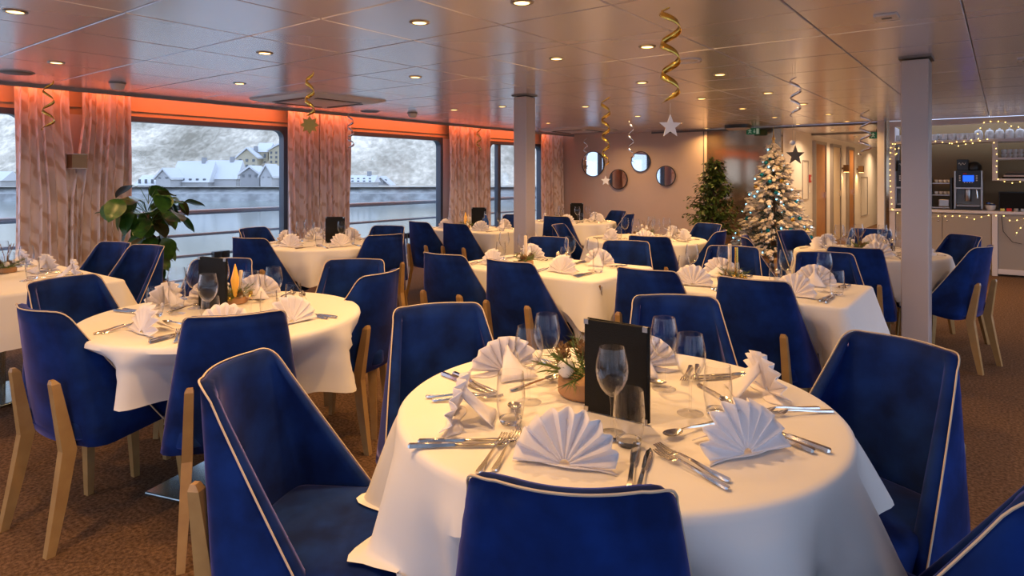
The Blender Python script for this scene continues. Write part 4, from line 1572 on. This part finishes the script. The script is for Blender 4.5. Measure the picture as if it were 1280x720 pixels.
# clip that gathers the cloth at the middle table's corner
t = thing('cloth_clip', 'little brown clip holding the cloth at the corner of the middle table', 'clip', (-1.905, 3.37, .665))
MB().rbox((0, 0, .03), (.012, .016, .075), .004).build('arm', M['cone'], t)
MB().rbox((0.012, 0, .03), (.006, .014, .06), .002).build('spring', M['brushed'], t)

# ------------------------------------------------------------------ hanging decorations
def spiral(m, top, n, length, r0, r1, width, ph=0.0, hand=1):
    N = int(n * 18)
    vs, fs = [], []
    for i in range(N + 1):
        t_ = i / N
        a = ph + hand * 2 * PI * n * t_
        r = r0 + (r1 - r0) * t_
        wv = width * min(1, 6 * t_ + .15) * min(1, 6 * (1 - t_) + .15)
        x, y = r * math.cos(a), r * math.sin(a)
        z = -length * t_
        for q in (-.5, .5):
            vs.append((top[0] + x * (1 - .25 * q), top[1] + y * (1 - .25 * q), top[2] + z + q * wv))
    for i in range(N):
        a = 2 * i
        fs.append((a, a + 1, a + 3, a + 2))
    m.add(vs, fs)
    return m


def star_out(R, pts=5, inner=.42):
    return [((R if k % 2 == 0 else R * inner) * math.sin(PI * k / pts), (R if k % 2 == 0 else R * inner) * math.cos(PI * k / pts)) for k in range(2 * pts)]


def streamer(loc, drop, n, length, r0, r1, width, mat, lab, star=None, ph=0.0, group='hanging foil spirals'):
    t = thing('hanging_spiral', lab, 'decoration', (loc[0], loc[1], ZC), 0, group)
    end = -drop - length
    MB().tube([(0, 0, 0), (0, 0, -drop)], .0012, 4).build('thread', M['thread'], t)
    m = spiral(MB(), (0, 0, -drop), n, length, r0, r1, width, ph)
    o = m.build('foil_spiral', M[mat], t)
    o.modifiers.new('thickness', 'SOLIDIFY').thickness = .0008
    if star:
        smat, R, gap, pts = star
        MB().tube([(0, 0, end), (0, 0, end - gap)], .0012, 4).build('thread', M['thread'], t)
        MB().prism(star_out(R, pts, .42 if pts == 5 else .62), -.003, .003, Matrix.Translation((0, 0, end - gap - R * .9)) @ Matrix.Rotation(TH + .12, 4, 'Z')).build('star', M[smat], t, smooth=False)
    return t


streamer((-1.27, 2.926), .0, 3.2, .47, .048, .040, .034, 'gold', 'large gold foil spiral with a white star hanging nearest the camera', ('white_star', .058, .06, 5), 2.0)
streamer((-3.033, 5.477), .06, 4.2, .66, .045, .03, .035, 'gold', 'gold foil spiral with a small white star before the largest round mirror', ('white_star', .05, .10, 5), 1.0)
streamer((-3.254, 2.314), .20, 2.5, .27, .022, .028, .026, 'gold', 'gold foil spiral with a golden star before the second curtain', ('gold_paint', .055, .0, 8), .4)
streamer((-6.35, 1.96), .02, 2.6, .42, .035, .045, .024, 'gold', 'gold foil spiral hanging before the far left curtain', None, 1.0)
streamer((-6.55, 5.26), .02, 3.4, .48, .035, .045, .024, 'silver', 'silver foil spiral hanging at the right edge of the second curtain', None, 2.2)
streamer((-1.23, 5.099), .08, 2.4, .30, .040, .035, .024, 'silver', 'silver foil spiral with a brown star right of the Christmas tree top', ('bronze', .075, .22, 5), 1.6)
streamer((-1.32, 8.75), .02, 3.6, .55, .05, .07, .024, 'silver', 'silver foil spiral hanging in front of the corridor', None, 0.5)
streamer((-6.2, 7.35), .10, 2.4, .36, .03, .04, .024, 'gold', 'gold foil spiral before the curtain left of the pale column', None, 0.2)
streamer((-4.04, 8.0), .06, 3.0, .52, .03, .04, .022, 'silver', 'thin silver foil spiral between the upper round mirrors', None, 2.5)
streamer((-6.0, 10.1), .14, 2.8, .42, .03, .04, .022, 'silver', 'thin silver foil spiral with a brown star before the largest mirror', ('bronze', .055, .04, 5), 1.3)
t = thing('hanging_bauble', 'pale bauble hanging above the brown star beside the tree', 'bauble', (-1.26, 5.14, 1.63))
MB().ball((0, 0, 0), .020, 2).build('ball', M['white_star'], t)
MB().tube([(0, 0, .018), (0, 0, .57)], .001, 4).build('thread', M['thread'], t)

# ------------------------------------------------------------------ ceiling fittings
def cassette(x, y, lab):
    t = thing('air_conditioner', lab, 'air conditioner', (x, y, ZC), 0, 'ceiling air conditioners')
    m = MB()
    a, b = .50, .42
    m.add([(-a, -a, 0), (a, -a, 0), (a, a, 0), (-a, a, 0), (-a, -a, -.015), (a, -a, -.015), (a, a, -.015), (-a, a, -.015),
           (-b, -b, -.04), (b, -b, -.04), (b, b, -.04), (-b, b, -.04)],
          [(0, 1, 5, 4), (1, 2, 6, 5), (2, 3, 7, 6), (3, 0, 4, 7), (4, 5, 9, 8), (5, 6, 10, 9), (6, 7, 11, 10), (7, 4, 8, 11), (8, 9, 10, 11)])
    m.build('cover', M['white'], t, smooth=False)
    for k in range(4):
        q = MB()
        q.box((0, -.345, -.042), (.56, .055, .008), mat=Matrix.Rotation(k * PI / 2, 4, 'Z'))
        q.build('outlet_slot', M['black'], t, smooth=False)
    MB().box((0, 0, -.043), (.52, .52, .008)).build('intake_grille', M['white'], t, smooth=False)


cassette(-5.82, 4.25, 'square white ceiling air conditioner above the second curtain')
cassette(-5.95, 9.75, 'square white ceiling air conditioner in the far corner by the column')
for x, y, lab in ((-6.20, 1.70, 'flat grey round ceiling speaker at the far left'), (-6.38, 5.43, 'flat grey round ceiling speaker right of the air conditioner')):
    t = thing('ceiling_speaker', lab, 'speaker', (x, y, ZC), 0, 'ceiling speakers')
    MB().lathe([(.10, -.012), (.11, -.006), (.11, 0)], 28).build('grille', M['dark_trim'], t)
    MB().lathe_open([(.11, -.006), (.12, -.004), (.12, 0)], 28).build('rim', M['grey_trim'], t)
for x, y, lab in ((-6.2, 2.43, 'white smoke detector above the far left curtain'), (-6.1, 5.9, 'white smoke detector between the second and third curtains')):
    t = thing('smoke_detector', lab, 'detector', (x, y, ZC), 0, 'smoke detectors')
    MB().lathe([(.065, -.012), (.07, 0)], 24).build('base', M['dark_trim'], t)
    MB().lathe([(.030, -.065), (.048, -.055), (.062, -.012)], 24).build('housing', M['white'], t)
t = thing('ceiling_light', 'flat dark-rimmed round ceiling light before the bronze panel', 'ceiling light', (-3.42, 10.55, ZC))
MB().lathe([(.20, -.05), (.21, -.01), (.21, 0)], 32).build('rim', M['black'], t)
MB().lathe([(.14, -.075), (.195, -.052), (.195, -.045)], 32).build('diffuser', M['white'], t)
t = thing('ceiling_vent', 'small white ring in the ceiling beside the large gold spiral', 'vent', (-1.79, 4.42, ZC))
MB().lathe_open([(.085, 0), (.085, -.006), (.10, -.006), (.10, 0)], 28).build('ring', M['white'], t)
MB().lathe([(.084, -.002), (.084, 0)], 28).build('plate', M['panel'], t)
for x, y, lab in ((-.475, 3.80, 'small white oblong ceiling sign plate above the right column'), (.13, 5.80, 'small white oblong ceiling plate at the right picture edge')):
    t = thing('ceiling_plate', lab, 'ceiling plate', (x, y, ZC), 0, 'oblong ceiling plates')
    MB().rbox((0, 0, -.006), (.105, .13, .012), .003).build('plate', M['white'], t, smooth=False)
    MB().box((0, 0, -.0125), (.045, .03, .003)).build('slot', M['dark_trim'], t, smooth=False)


def exit_sign(x, y, z, lab):
    t = thing('exit_sign', lab, 'sign', (x, y, z), 0, 'green exit signs')
    MB().box((0, 0, 0), (.21, .03, .105)).build('box', M['green'], t, smooth=False)
    w_ = MB()
    y_ = -.017
    # running figure
    w_.box((-.045, y_, .030), (.014, .004, .014)).box((-.048, y_, .008), (.014, .004, .034), mat=None)
    for a, c_ in (((-.05, -.008), (-.075, -.034)), ((-.046, -.008), (-.022, -.03)), ((-.052, .02), (-.078, .008)), ((-.045, .02), (-.02, .006))):
        w_.tube([(a[0], y_, a[1]), (c_[0], y_, c_[1])], .005, 5)
    w_.build('running_figure', M['sign_white'], t, smooth=False)
    ar = MB()
    ar.box((.025, y_, .012), (.012, .004, .04))
    ar.prism([(.005, -.004), (.045, -.004), (.025, -.032)], y_ - .002, y_ + .002)
    ar.build('down_arrow', M['sign_white'], t, smooth=False)
    MB().box((.078, y_, 0), (.04, .004, .09)).build('door_symbol', M['sign_white'], t, smooth=False)
    MB().tube([(0, 0, .05), (0, 0, .10)], .006, 6).build('hanger', M['black'], t)


exit_sign(-3.30, 10.95, 2.12, 'green exit sign left of the Christmas tree top')
exit_sign(-1.66, 12.1, 2.05, 'green exit sign hanging in the corridor portal')
for n, (x, y, sg) in enumerate([(PX2, 16.15, 1), (PX2, 12.9 + 3.6, 1), (PX3, 13.0, -1)][:1] + [(PX2, 18.05, 1), (PX3, 13.4, -1)]):
    t = thing('corridor_sconce', ['bronze cube sconce on the corridor wall between the doors', 'bronze cube sconce far down the corridor wall', 'bronze cube sconce on the right corridor wall'][n], 'wall lamp', (x, y, 1.55), 0, 'corridor sconces')
    MB().box((sg * .10, 0, 0), (.11, .12, .16)).build('shade', M['sconce'], t, smooth=False)
    MB().box((sg * .035, 0, 0), (.07, .04, .04)).build('arm', M['sconce'], t, smooth=False)
    MB().box((sg * .10, 0, -.083), (.09, .10, .006)).build('lens', M['lens'], t, smooth=False)
    lamp('bulb', (sg * .10, 0, -.10), 3, parent=t)
t = thing('alarm_box', 'small red alarm box on the white wall beside the corridor', 'alarm', (PX2, 12.75, 1.42 + .18))
t.location = (PX2 + .02, 13.05, 1.33)
MB().rbox((0, 0, 0), (.04, .11, .15), .006).build('box', M['red'], t, smooth=False)
MB().box((.022, 0, 0), (.004, .06, .07)).build('cover', M['white'], t, smooth=False)
t = thing('light_switch', 'small white switch below the red alarm box', 'switch', (PX2 + .01, 13.05, 1.08))
MB().rbox((0, 0, 0), (.02, .08, .08), .004).build('plate', M['china'], t, smooth=False)
MB().box((.012, 0, 0), (.006, .05, .05)).build('rocker', M['white'], t, smooth=False)

# ------------------------------------------------------------------ bar
BF, BB = YF, YF + 0.55                     # front plane and back panel of the bar
XB0, XB1 = -1.36, 1.5
struct(MB().box((-1.43, YF + .06, 1.1), (.14, .12, 2.2)).build('wall_far', M['bronze_glass'], smooth=False))
struct(MB().box(((XB1 + XR) / 2, YF + .06, 1.1), (XR - XB1, .12, 2.2)).build('wall_far', M['wall'], smooth=False))
struct(MB().box(((XB0 + XB1) / 2, BB + .03, 1.1), (XB1 - XB0, .06, 2.2)).build('wall_far', M['bar_back'], smooth=False))
t = thing('bar_shelf', 'white framed shelf unit of the bar holding cups and teapots', 'shelf', (0, BF, 0))


def part(name, x0, x1, y0, y1, z0, z1, mt, par):
    return MB().rbox(((x0 + x1) / 2, (y0 + y1) / 2, (z0 + z1) / 2), (x1 - x0, y1 - y0, z1 - z0), .004, seg=1).build(name, M[mt], par, smooth=False)


part('fascia', XB0, XB1, -.02, .03, 2.11, 2.195, 'white', t)
part('side_post', XB0, XB0 + .075, -.02, .5, .90, 2.11, 'white', t)
part('shelf_board', XB0 + .075, XB1, -.01, .40, 1.852, 1.895, 'white', t)
part('divider', -.122, -.060, -.01, .40, 1.345, 1.852, 'white', t)
part('shelf_board', -.060, XB1, -.01, .40, 1.605, 1.635, 'white', t)
part('shelf_board', -.122, XB1, -.01, .40, 1.315, 1.345, 'white', t)
t = thing('bar_counter', 'long pale bar counter under the coffee machines', 'counter', (0, BF, 0))
part('worktop', XB0, XB1, -.03, .50, .855, .895, 'white', t)
part('end_post', XB0, XB0 + .075, -.01, .5, 0, .855, 'white', t)
part('front_post', -.125, -.060, -.015, .40, 0, .855, 'white', t)
part('side_panel', -.058, XB1, .01, .04, .10, .855, 'bar_front', t)
part('plinth', -.058, XB1, -.01, .02, .03, .10, 'white', t)
part('plinth', XB0 + .08, -.13, .03, .06, 0, .08, 'dark_trim', t)
for a, b, kx in ((XB0 + .08, -1.02, -1.05), (-1.015, -.70, -.745), (-.695, -.13, -.64)):
    d = part('door', a, b, .0, .025, .085, .848, 'bar_front', t)
    MB().ball((kx, -.012, .74), .014, 1).build('knob', M['steel'], d)

CUPM = MB().lathe_open([(.022, 0), (.030, .006), (.038, .03), (.040, .066), (.037, .066), (.034, .03), (.026, .012), (.001, .010)], 16).mesh('cup', M['china'])
HANDM = MB().tube([(.037, 0, .055), (.056, 0, .05), (.058, 0, .028), (.036, 0, .018)], .0045, 5).mesh('handle', M['china'])


def cup(x, y, z, lab, grp, s=1.0):
    t = thing('coffee_cup', lab, 'cup', (x, y, z), rnd.uniform(-.6, .6), grp)
    put('body', CUPM, t)
    put('handle', HANDM, t)
    t.scale = (s, s, s)
    return t


for n, px in enumerate((1120, 1128.5, 1168, 1179.5, 1190, 1200.5, 1212.5)):
    x = UY(px, 170, 11.3)[0]
    cup(x, 11.3, 1.895, 'white mug on the top bar shelf, %s from the left' % ORD[n], 'mugs on the top bar shelf', 1.45)


def teapot_proto():
    t = thing('teapot', 'x', 'teapot')
    MB().lathe([(.040, 0), (.055, .02), (.056, .08), (.045, .115)], 20).build('body', M['china'], t)
    MB().lathe([(.046, .115), (.035, .128), (.010, .136), (.012, .150), (.0, .155)], 18).build('lid', M['china'], t)
    MB().tube([(.05, 0, .03), (.075, 0, .06), (.085, 0, .10)], [.013, .010, .007], 7).build('spout', M['china'], t)
    MB().tube([(-.052, 0, .10), (-.082, 0, .095), (-.085, 0, .05), (-.053, 0, .03)], .006, 6).build('handle', M['china'], t)
    return t


TP = Kit(teapot_proto())
for n, px in enumerate((1223, 1237, 1249.5, 1262, 1275, 1288)):
    x = UY(px, 170, 11.3)[0]
    TP.place((x, 11.3, 1.895), 1.3, 'white lidded pot on the top bar shelf, %s pot from the left' % ORD[n], 'lidded pots on the top bar shelf')
for n, px in enumerate((1255, 1261.5, 1268.5, 1275.5, 1283)):
    x = UY(px, 190, 11.3)[0]
    for q, nm in ((0, 'lower'), (1, 'upper')):
        cup(x, 11.32, 1.635 + .058 * q, 'white cup on the small right bar shelf, %s row, %s from the left' % (nm, ORD[n]), 'cups on the right bar shelf', .85)
for k in range(4):
    t = tag(MB().rbox((0, 0, 0), (.34, .24, .022), .004).build('serving_tray', M[['menu', 'wall', 'black', 'bronze'][k]], None, smooth=False, loc=(.16 + .015 * k, 11.33, 1.357 + .024 * k)),
            'dark flat tray stacked on the lowest right bar shelf, %s from the bottom' % ORD[k], 'tray', 'stacked trays')


def coffee_proto():
    t = thing('coffee_machine', 'x', 'coffee machine')
    W_, D_ = .31, .34
    part('base', -W_ / 2, W_ / 2, -D_ / 2, D_ / 2, 0, .06, 'black', t)
    part('rear_housing', -W_ / 2, W_ / 2, -.02, D_ / 2, .06, .30, 'dark_steel', t)
    for sg in (-1, 1):
        part('side_panel', sg * W_ / 2 - .012, sg * W_ / 2 + .012, -D_ / 2, D_ / 2, .02, .56, 'brushed', t)
    part('drip_tray', -W_ / 2 + .02, W_ / 2 - .02, -D_ / 2 - .02, .0, .055, .075, 'brushed', t)
    f = part('control_panel', -W_ / 2 + .01, W_ / 2 - .01, -D_ / 2 - .01, D_ / 2, .325, .565, 'black', t)
    part('panel_edge', -W_ / 2, W_ / 2, -D_ / 2 - .014, 0, .300, .325, 'brushed', t)
    part('screen', -.062, .066, -D_ / 2 - .016, -D_ / 2 - .008, .405, .495, 'blue_screen', f)
    part('badge', -.06, -.015, -D_ / 2 - .015, -D_ / 2 - .009, .510, .524, 'wine_red', f)
    for sg in (-1, 1):
        for k in range(4):
            part('key', sg * .098 - .010, sg * .098 + .010, -D_ / 2 - .015, -D_ / 2 - .009, .415 + .022 * k, .427 + .022 * k, 'china', f)
    for k in range(4):
        part('key', -.05 + .03 * k, -.035 + .03 * k, -D_ / 2 - .0165, -D_ / 2 - .0095, .388, .398, 'china', f)
    b = part('bean_container', -W_ / 2 + .02, .0, -.12, .14, .565, .72, 'black', t)
    sc = MB()
    pts = []
    for k in range(40):
        u = k / 39
        pts.append((-.115 + .085 * u, -.124, .655 + .018 * math.sin(14 * u) * (1 - .45 * u) + .006 * u))
    sc.tube(pts, .0028, 5)
    sc.build('script_mark', M['china'], b)
    MB().lathe([(.085, .0), (.092, .02), (.088, .07), (.06, .11), (.02, .125), (.0, .127)], 24, (.062, -.03, .565)).build('round_hopper', M['black'], t)
    MB().lathe([(.030, .12), (.036, .13), (.036, .29), (.032, .30)], 18, (-.005, -.12, .01)).build('spout', M['brushed'], t)
    MB().tube([(.095, -.13, .30), (.10, -.14, .24), (.105, -.135, .17)], .008, 6).build('steam_wand', M['steel'], t)
    return t


CM = Kit(coffee_proto())
xm = (UY(1194, 230, 11.35)[0] + UY(1228, 230, 11.35)[0]) / 2
CM.place((xm, 11.37, .895), 0, 'tall coffee machine with blue screen right of the column')
xm2 = UY(1136, 230, 11.35)[0]
CM.place((xm2, 11.37, .895), 0, 'coffee machine half hidden behind the column on the bar')
x0_, x1_ = UY(1163, 240, 11.35)[0], UY(1191, 240, 11.35)[0]
t = thing('cup_warmer', 'open rack of shelves with cups beside the coffee machine', 'rack', ((x0_ + x1_) / 2, 11.38, .895))
hw = (x1_ - x0_) / 2
part('side', hw - .03, hw, -.16, .14, 0, .46, 'black', t)
part('side', -hw, -hw + .02, -.16, .14, 0, .46, 'black', t)
for z in (.02, .20, .37):
    part('shelf', -hw + .02, hw - .03, -.16, .14, z, z + .018, 'brushed', t)
n = 0
for z in (.218, .388):
    for px in (1170.5, 1176, 1182, 1187):
        cup(UY(px, 240, 11.33)[0], 11.33, .895 + z + .001, 'small white cup in the open rack, %s shelf, %s from the left' % ('middle' if z < .3 else 'top', ORD[n % 4]), 'cups in the open rack', .62)
        n += 1
t = tag(MB().rbox((0, 0, .055), (.13, .16, .11), .01).build('steel_tin', M['brushed'], None, smooth=False, loc=(UY(1180.5, 250, 11.33)[0], 11.33, .935)),
        'square dull tin at the bottom of the open rack', 'tin')
t = thing('cup_bowl', 'white bowl piled with dark blue sachets beside the coffee machine', 'bowl', (UY(1238, 258, 11.32)[0], 11.32, .895))
MB().lathe_open([(.03, 0), (.062, .03), (.07, .075), (.064, .075), (.056, .033), (.001, .012)], 22).build('bowl', M['china'], t)
for k in range(7):
    MB().rbox((.032 * math.cos(k * 1.9), .032 * math.sin(k * 1.9), .08 + .012 * (k % 3)), (.045, .03, .022), .005, rz=k).build('sachet', M[['velvet', 'china', 'blue_glass'][k % 3]], t, smooth=False)
t = thing('microwave_oven', 'black oven on the bar counter at the right picture edge', 'oven', (.16, 11.42, .895))
part('case', -.21, .23, -.16, .12, .012, .265, 'black', t)
part('door', -.20, .14, -.172, -.16, .03, .255, 'menu', t)
MB().tube([(.12, -.185, .05), (.12, -.185, .24)], .007, 6).build('handle', M['black'], t)
for sx in (-.17, .19):
    part('foot', sx - .015, sx + .015, -.14, .10, 0, .012, 'dark_trim', t)
for k, (mt, w_) in enumerate((('gold', .05), ('wine_red', .06), ('bar_front', .05), ('brushed', .05))):
    tag(MB().rbox((0, 0, .02), (w_, .04, .04), .004).build('tea_box', M[mt], None, smooth=False, loc=(-.01 + .075 * k, 11.205, .895)),
        '%s tea box before the black oven on the bar' % ['yellow', 'red', 'grey', 'silver'][k], 'box', 'tea boxes on the bar')

# fairy lights along the bar
FL = [[(1115, 262), (1114.5, 250), (1113, 235), (1112.5, 215), (1112.5, 195), (1113.5, 182), (1117, 180), (1122, 178.5), (1129, 177), (1140, 178), (1155, 178), (1168, 176.5), (1180, 178), (1192, 179), (1204, 177.5),
       (1216, 175.5), (1226, 172), (1222, 168), (1226, 160), (1231, 153), (1236, 151), (1245, 151.5), (1255, 150.5), (1260, 155), (1268, 158.5), (1280, 160), (1292, 161)],
      [(1190, 179.5), (1196, 182.5), (1206, 181), (1220, 177), (1234, 175), (1242, 177), (1245, 185), (1246.5, 197), (1245.5, 210), (1246, 222), (1250, 226), (1262, 228), (1272, 228), (1283, 226)],
      [(1116, 262), (1122, 267), (1130, 269), (1145, 271), (1168, 271), (1180, 269.5), (1196, 270), (1208, 272.5), (1217, 273.5), (1228, 271), (1238, 268.5), (1246, 270), (1255, 270), (1260, 274), (1266, 277), (1272, 276), (1281, 273)],
      [(1281, 279), (1277, 284), (1272, 289), (1269.5, 295)], [(1116, 180), (1119, 186), (1119.5, 192), (1119.5, 196), (1124, 183)]]
t = thing('fairy_lights', 'warm white fairy light string wound along the bar shelves and counter', 'fairy lights', (0, 0, 0))
bulb = MB().ball((0, 0, 0), .0075, 1).mesh('light_bulb', M['fairy'])
for line in FL:
    P3 = []
    for px, py in line:
        x, z = UY(px, py, BF - .035)
        P3.append(Vector((x, BF - .035, z)))
    MB().tube(P3, .0018, 4).build('wire', M['pier'], t)
    acc = 0.0
    for a, b in zip(P3, P3[1:]):
        L = (b - a).length
        while acc < L:
            p = a + (b - a) * (acc / L)
            put('light_bulb', bulb, t, (p.x, p.y - .006, p.z + rnd.uniform(-.012, .012)))
            acc += .085
        acc -= L
tag(MB().tube([(-.02, BF - .012, .84), (.0, BF - .01, .62), (.10, BF - .012, .48), (.2, BF - .012, .46)], .004, 5).build('cable', M['black']),
    'thin dark cable hanging on the grey bar panel at right', 'cable')

# ------------------------------------------------------------------ Christmas tree
TX, TY = AT(967, 9.75)
tree = thing('christmas_tree', 'snow-flocked Christmas tree with blue lights before the corridor', 'Christmas tree', (TX, TY, 0))
MB().tube([(0, 0, 0), (0, 0, 1.95)], [.04, .01], 8).build('trunk', M['bark'], tree)
MB().lathe([(.20, 0), (.20, .03), (.06, .06), (.05, .14)], 20).build('stand', M['greypot'], tree)
nd, fk = MB(), MB()
r = random.Random(4)
tips = []
for k in range(560):
    h = r.random() ** 1.35
    z0_ = .28 + h * 1.54
    R = .62 * (1 - h) ** .80 + .03
    a = k * 2.39996 + r.uniform(-.2, .2)
    R *= r.uniform(.62, 1.04)
    d = Vector((math.cos(a), math.sin(a), 0))
    p0 = Vector((0, 0, z0_ + .06))
    p1 = Vector((R * d.x, R * d.y, z0_ - .10 * (1 - h) + r.uniform(-.04, .05)))
    tips.append((p1, d, h))
    for q in range(16):
        f = .35 + .68 * q / 15
        c = p0.lerp(p1, f)
        ang = r.uniform(0, 6.28)
        side = Matrix.Rotation(ang, 3, d) @ Vector((0, 0, 1))
        tip = c + (side * .8 + d * .7).normalized() * r.uniform(.045, .075)
        w_ = d.cross(side) * .006
        o = len(nd.v)
        nd.v += [tuple(c - w_), tuple(c + w_), tuple(tip)]
        nd.f.append((o, o + 1, o + 2))
    for q in range(3):
        c = p0.lerp(p1, .76 + .12 * q) + Vector((r.uniform(-.02, .02), r.uniform(-.02, .02), .012 + r.uniform(-.01, .012)))
        rot = Matrix.Rotation(a, 4, 'Z') @ Matrix.Rotation(r.uniform(-.2, .5), 4, 'Y')
        fk.ball(c, .036 * r.uniform(.7, 1.2), 1, (1.4, .85, .6), .45, rot)
tag(nd.build('needles', M['needle'], tree, smooth=False), kind='stuff')
tag(fk.build('snow_flock', M['flock'], tree), kind='stuff')
bm_ = MB().ball((0, 0, 0), .012, 1).mesh('tree_bulb', M['ice_bulb'])
for k in range(110):
    p, d, h = tips[r.randrange(len(tips))]
    put('tree_bulb', bm_, tree, tuple(p + d * .02 + Vector((0, 0, r.uniform(-.03, .02)))))
MB().lathe([(.0, -.02), (.016, .0), (.022, .02), (.012, .045), (.026, .07), (.012, .10), (.007, .12), (.005, .22), (.0, .26)], 14, (0, 0, 1.87)).build('finial', M['finial'], tree)
ball = MB().ball((0, 0, 0), .032, 2).mesh('bauble', M['teal'])
ballg = MB().ball((0, 0, 0), .032, 2).mesh('bauble', M['gold'])
capm = MB().lathe([(.007, .030), (.007, .038), (.0, .039)], 8).mesh('cap', M['gold'])
vis = [q for q in tips if q[1].x * (-TX) + q[1].y * (-TY) > 0]
picks = sorted((vis[(k * 37) % len(vis)] for k in range(26)), key=lambda q: -q[0].z)
cnt = [0, 0]
for k in range(26):
    p, d, h = picks[k]
    g = k % 3 == 2
    cnt[g] += 1
    nth = ', %s from the top' % ORD[cnt[g] - 1]
    t = thing('bauble', ('small shiny golden bauble on the Christmas tree' if g else 'small shiny teal bauble on the Christmas tree') + nth, 'bauble', (TX + p.x * 1.0 + d.x * .03, TY + p.y + d.y * .03, p.z - .045), 0,
              'golden tree baubles' if g else 'teal tree baubles')
    put('ball', ballg if g else ball, t)
    put('cap', capm, t)

# ------------------------------------------------------------------ fig tree by the bronze panel
FX, FY = AT(892, 9.75)
t = thing('weeping_fig', 'tall leafy green potted fig tree left of the Christmas tree', 'plant', (FX, FY, 0))
MB().lathe([(.15, 0), (.20, .34), (.205, .36), (.18, .36), (.17, .33), (.0, .33)], 28).build('planter', M['greypot'], t)
tr = MB().tube([(0, 0, .33), (.015, 0, .8), (-.01, .01, 1.3), (0, 0, 1.62)], [.022, .018, .012, .005], 7)
r = random.Random(9)
lf = MB()
for k in range(210):
    h = r.random() ** 1.2
    z0_ = .48 + 1.08 * h
    R = (.44 * (1 - h) ** .8 * min(1, (h + .25) * 2.2) + .06) * r.uniform(.5, 1.05)
    a = r.uniform(0, 6.28)
    b0 = Vector((0, 0, z0_))
    b1 = Vector((R * math.cos(a), R * math.sin(a), z0_ + .10 - .10 * R))
    tr.tube([b0, b0.lerp(b1, .5) + Vector((0, 0, .02)), b1], [.005, .004, .002], 4)
    for q in range(13):
        c = b0.lerp(b1, .25 + .8 * q / 12) + Vector((r.uniform(-.03, .03), r.uniform(-.03, .03), r.uniform(-.03, .03)))
        d = Vector((math.cos(a + r.uniform(-1.4, 1.4)), math.sin(a + r.uniform(-1.4, 1.4)), r.uniform(-1.1, .1))).normalized()
        s_ = d.cross(Vector((0, 0, 1))).normalized() * .021
        L = r.uniform(.06, .095)
        m0 = c + d * L * .5 + Vector((0, 0, .006))
        o = len(lf.v)
        lf.v += [tuple(c), tuple(m0 - s_), tuple(m0 + s_), tuple(c + d * L)]
        lf.f += [(o, o + 1, o + 3), (o, o + 3, o + 2)]
tr.build('stem', M['bark'], t)
tag(lf.build('leaves', M['ficus'], t, smooth=False), kind='stuff')

# ------------------------------------------------------------------ broad-leaved plant at the window
WX, WY = AT(185, 6.05)
t = thing('window_plant', 'broad-leaved green plant standing before the left window', 'plant', (WX, WY, 0))
MB().lathe([(.13, 0), (.17, .38), (.175, .40), (.15, .40), (.14, .37), (.0, .37)], 28).build('planter', M['greypot'], t)
MB().tube([(0, 0, .37), (.01, .0, .75), (-.01, 0, 1.02)], [.032, .028, .018], 8).build('moss_pole', M['bark'], t)


def big_leaf(mat):
    def fn(u, v):
        x = (u - .5) * 2
        wv = .5 * math.sin(PI * min(1, v * .98 + .02)) ** .75 * (1.15 - .45 * v)
        return (x * wv * .8, v, -.28 * v * v + .10 * abs(x) * wv - .02 + .02 * math.sin(9 * v))
    return MB().grid(fn, 6, 10).mesh('leaf', M[mat])


LM = [big_leaf('leaf'), big_leaf('leaf'), big_leaf('leaf_brown')]
r = random.Random(21)
stems = MB()
to_cam = math.atan2(-WY, -WX)
for k in range(84):
    if k < 30:                                # top crown, measured spread
        z = r.uniform(.98, 1.30)
        a = r.uniform(0, 6.28)
        R = r.uniform(.10, .34)
    else:
        z = r.uniform(.50, 1.12)
        a = r.uniform(0, 6.28)
        R = r.uniform(.06, .24)
    L = r.uniform(.15, .23)
    c = Vector((R * math.cos(a), R * math.sin(a), z))
    stems.tube([(0, 0, z - .16), (R * .45 * math.cos(a), R * .45 * math.sin(a), z - .03), tuple(c)], .0035, 4)
    o = put('leaf', LM[r.choice((0, 0, 1, 2))], t, c)
    o.scale = (L, L, L)
    o.rotation_euler = (r.uniform(-1.0, .35) - (.5 if k > 29 else 0), r.uniform(-.5, .5), a - PI / 2 + r.uniform(-.6, .6))
stems.build('stem', M['leaf'], t)
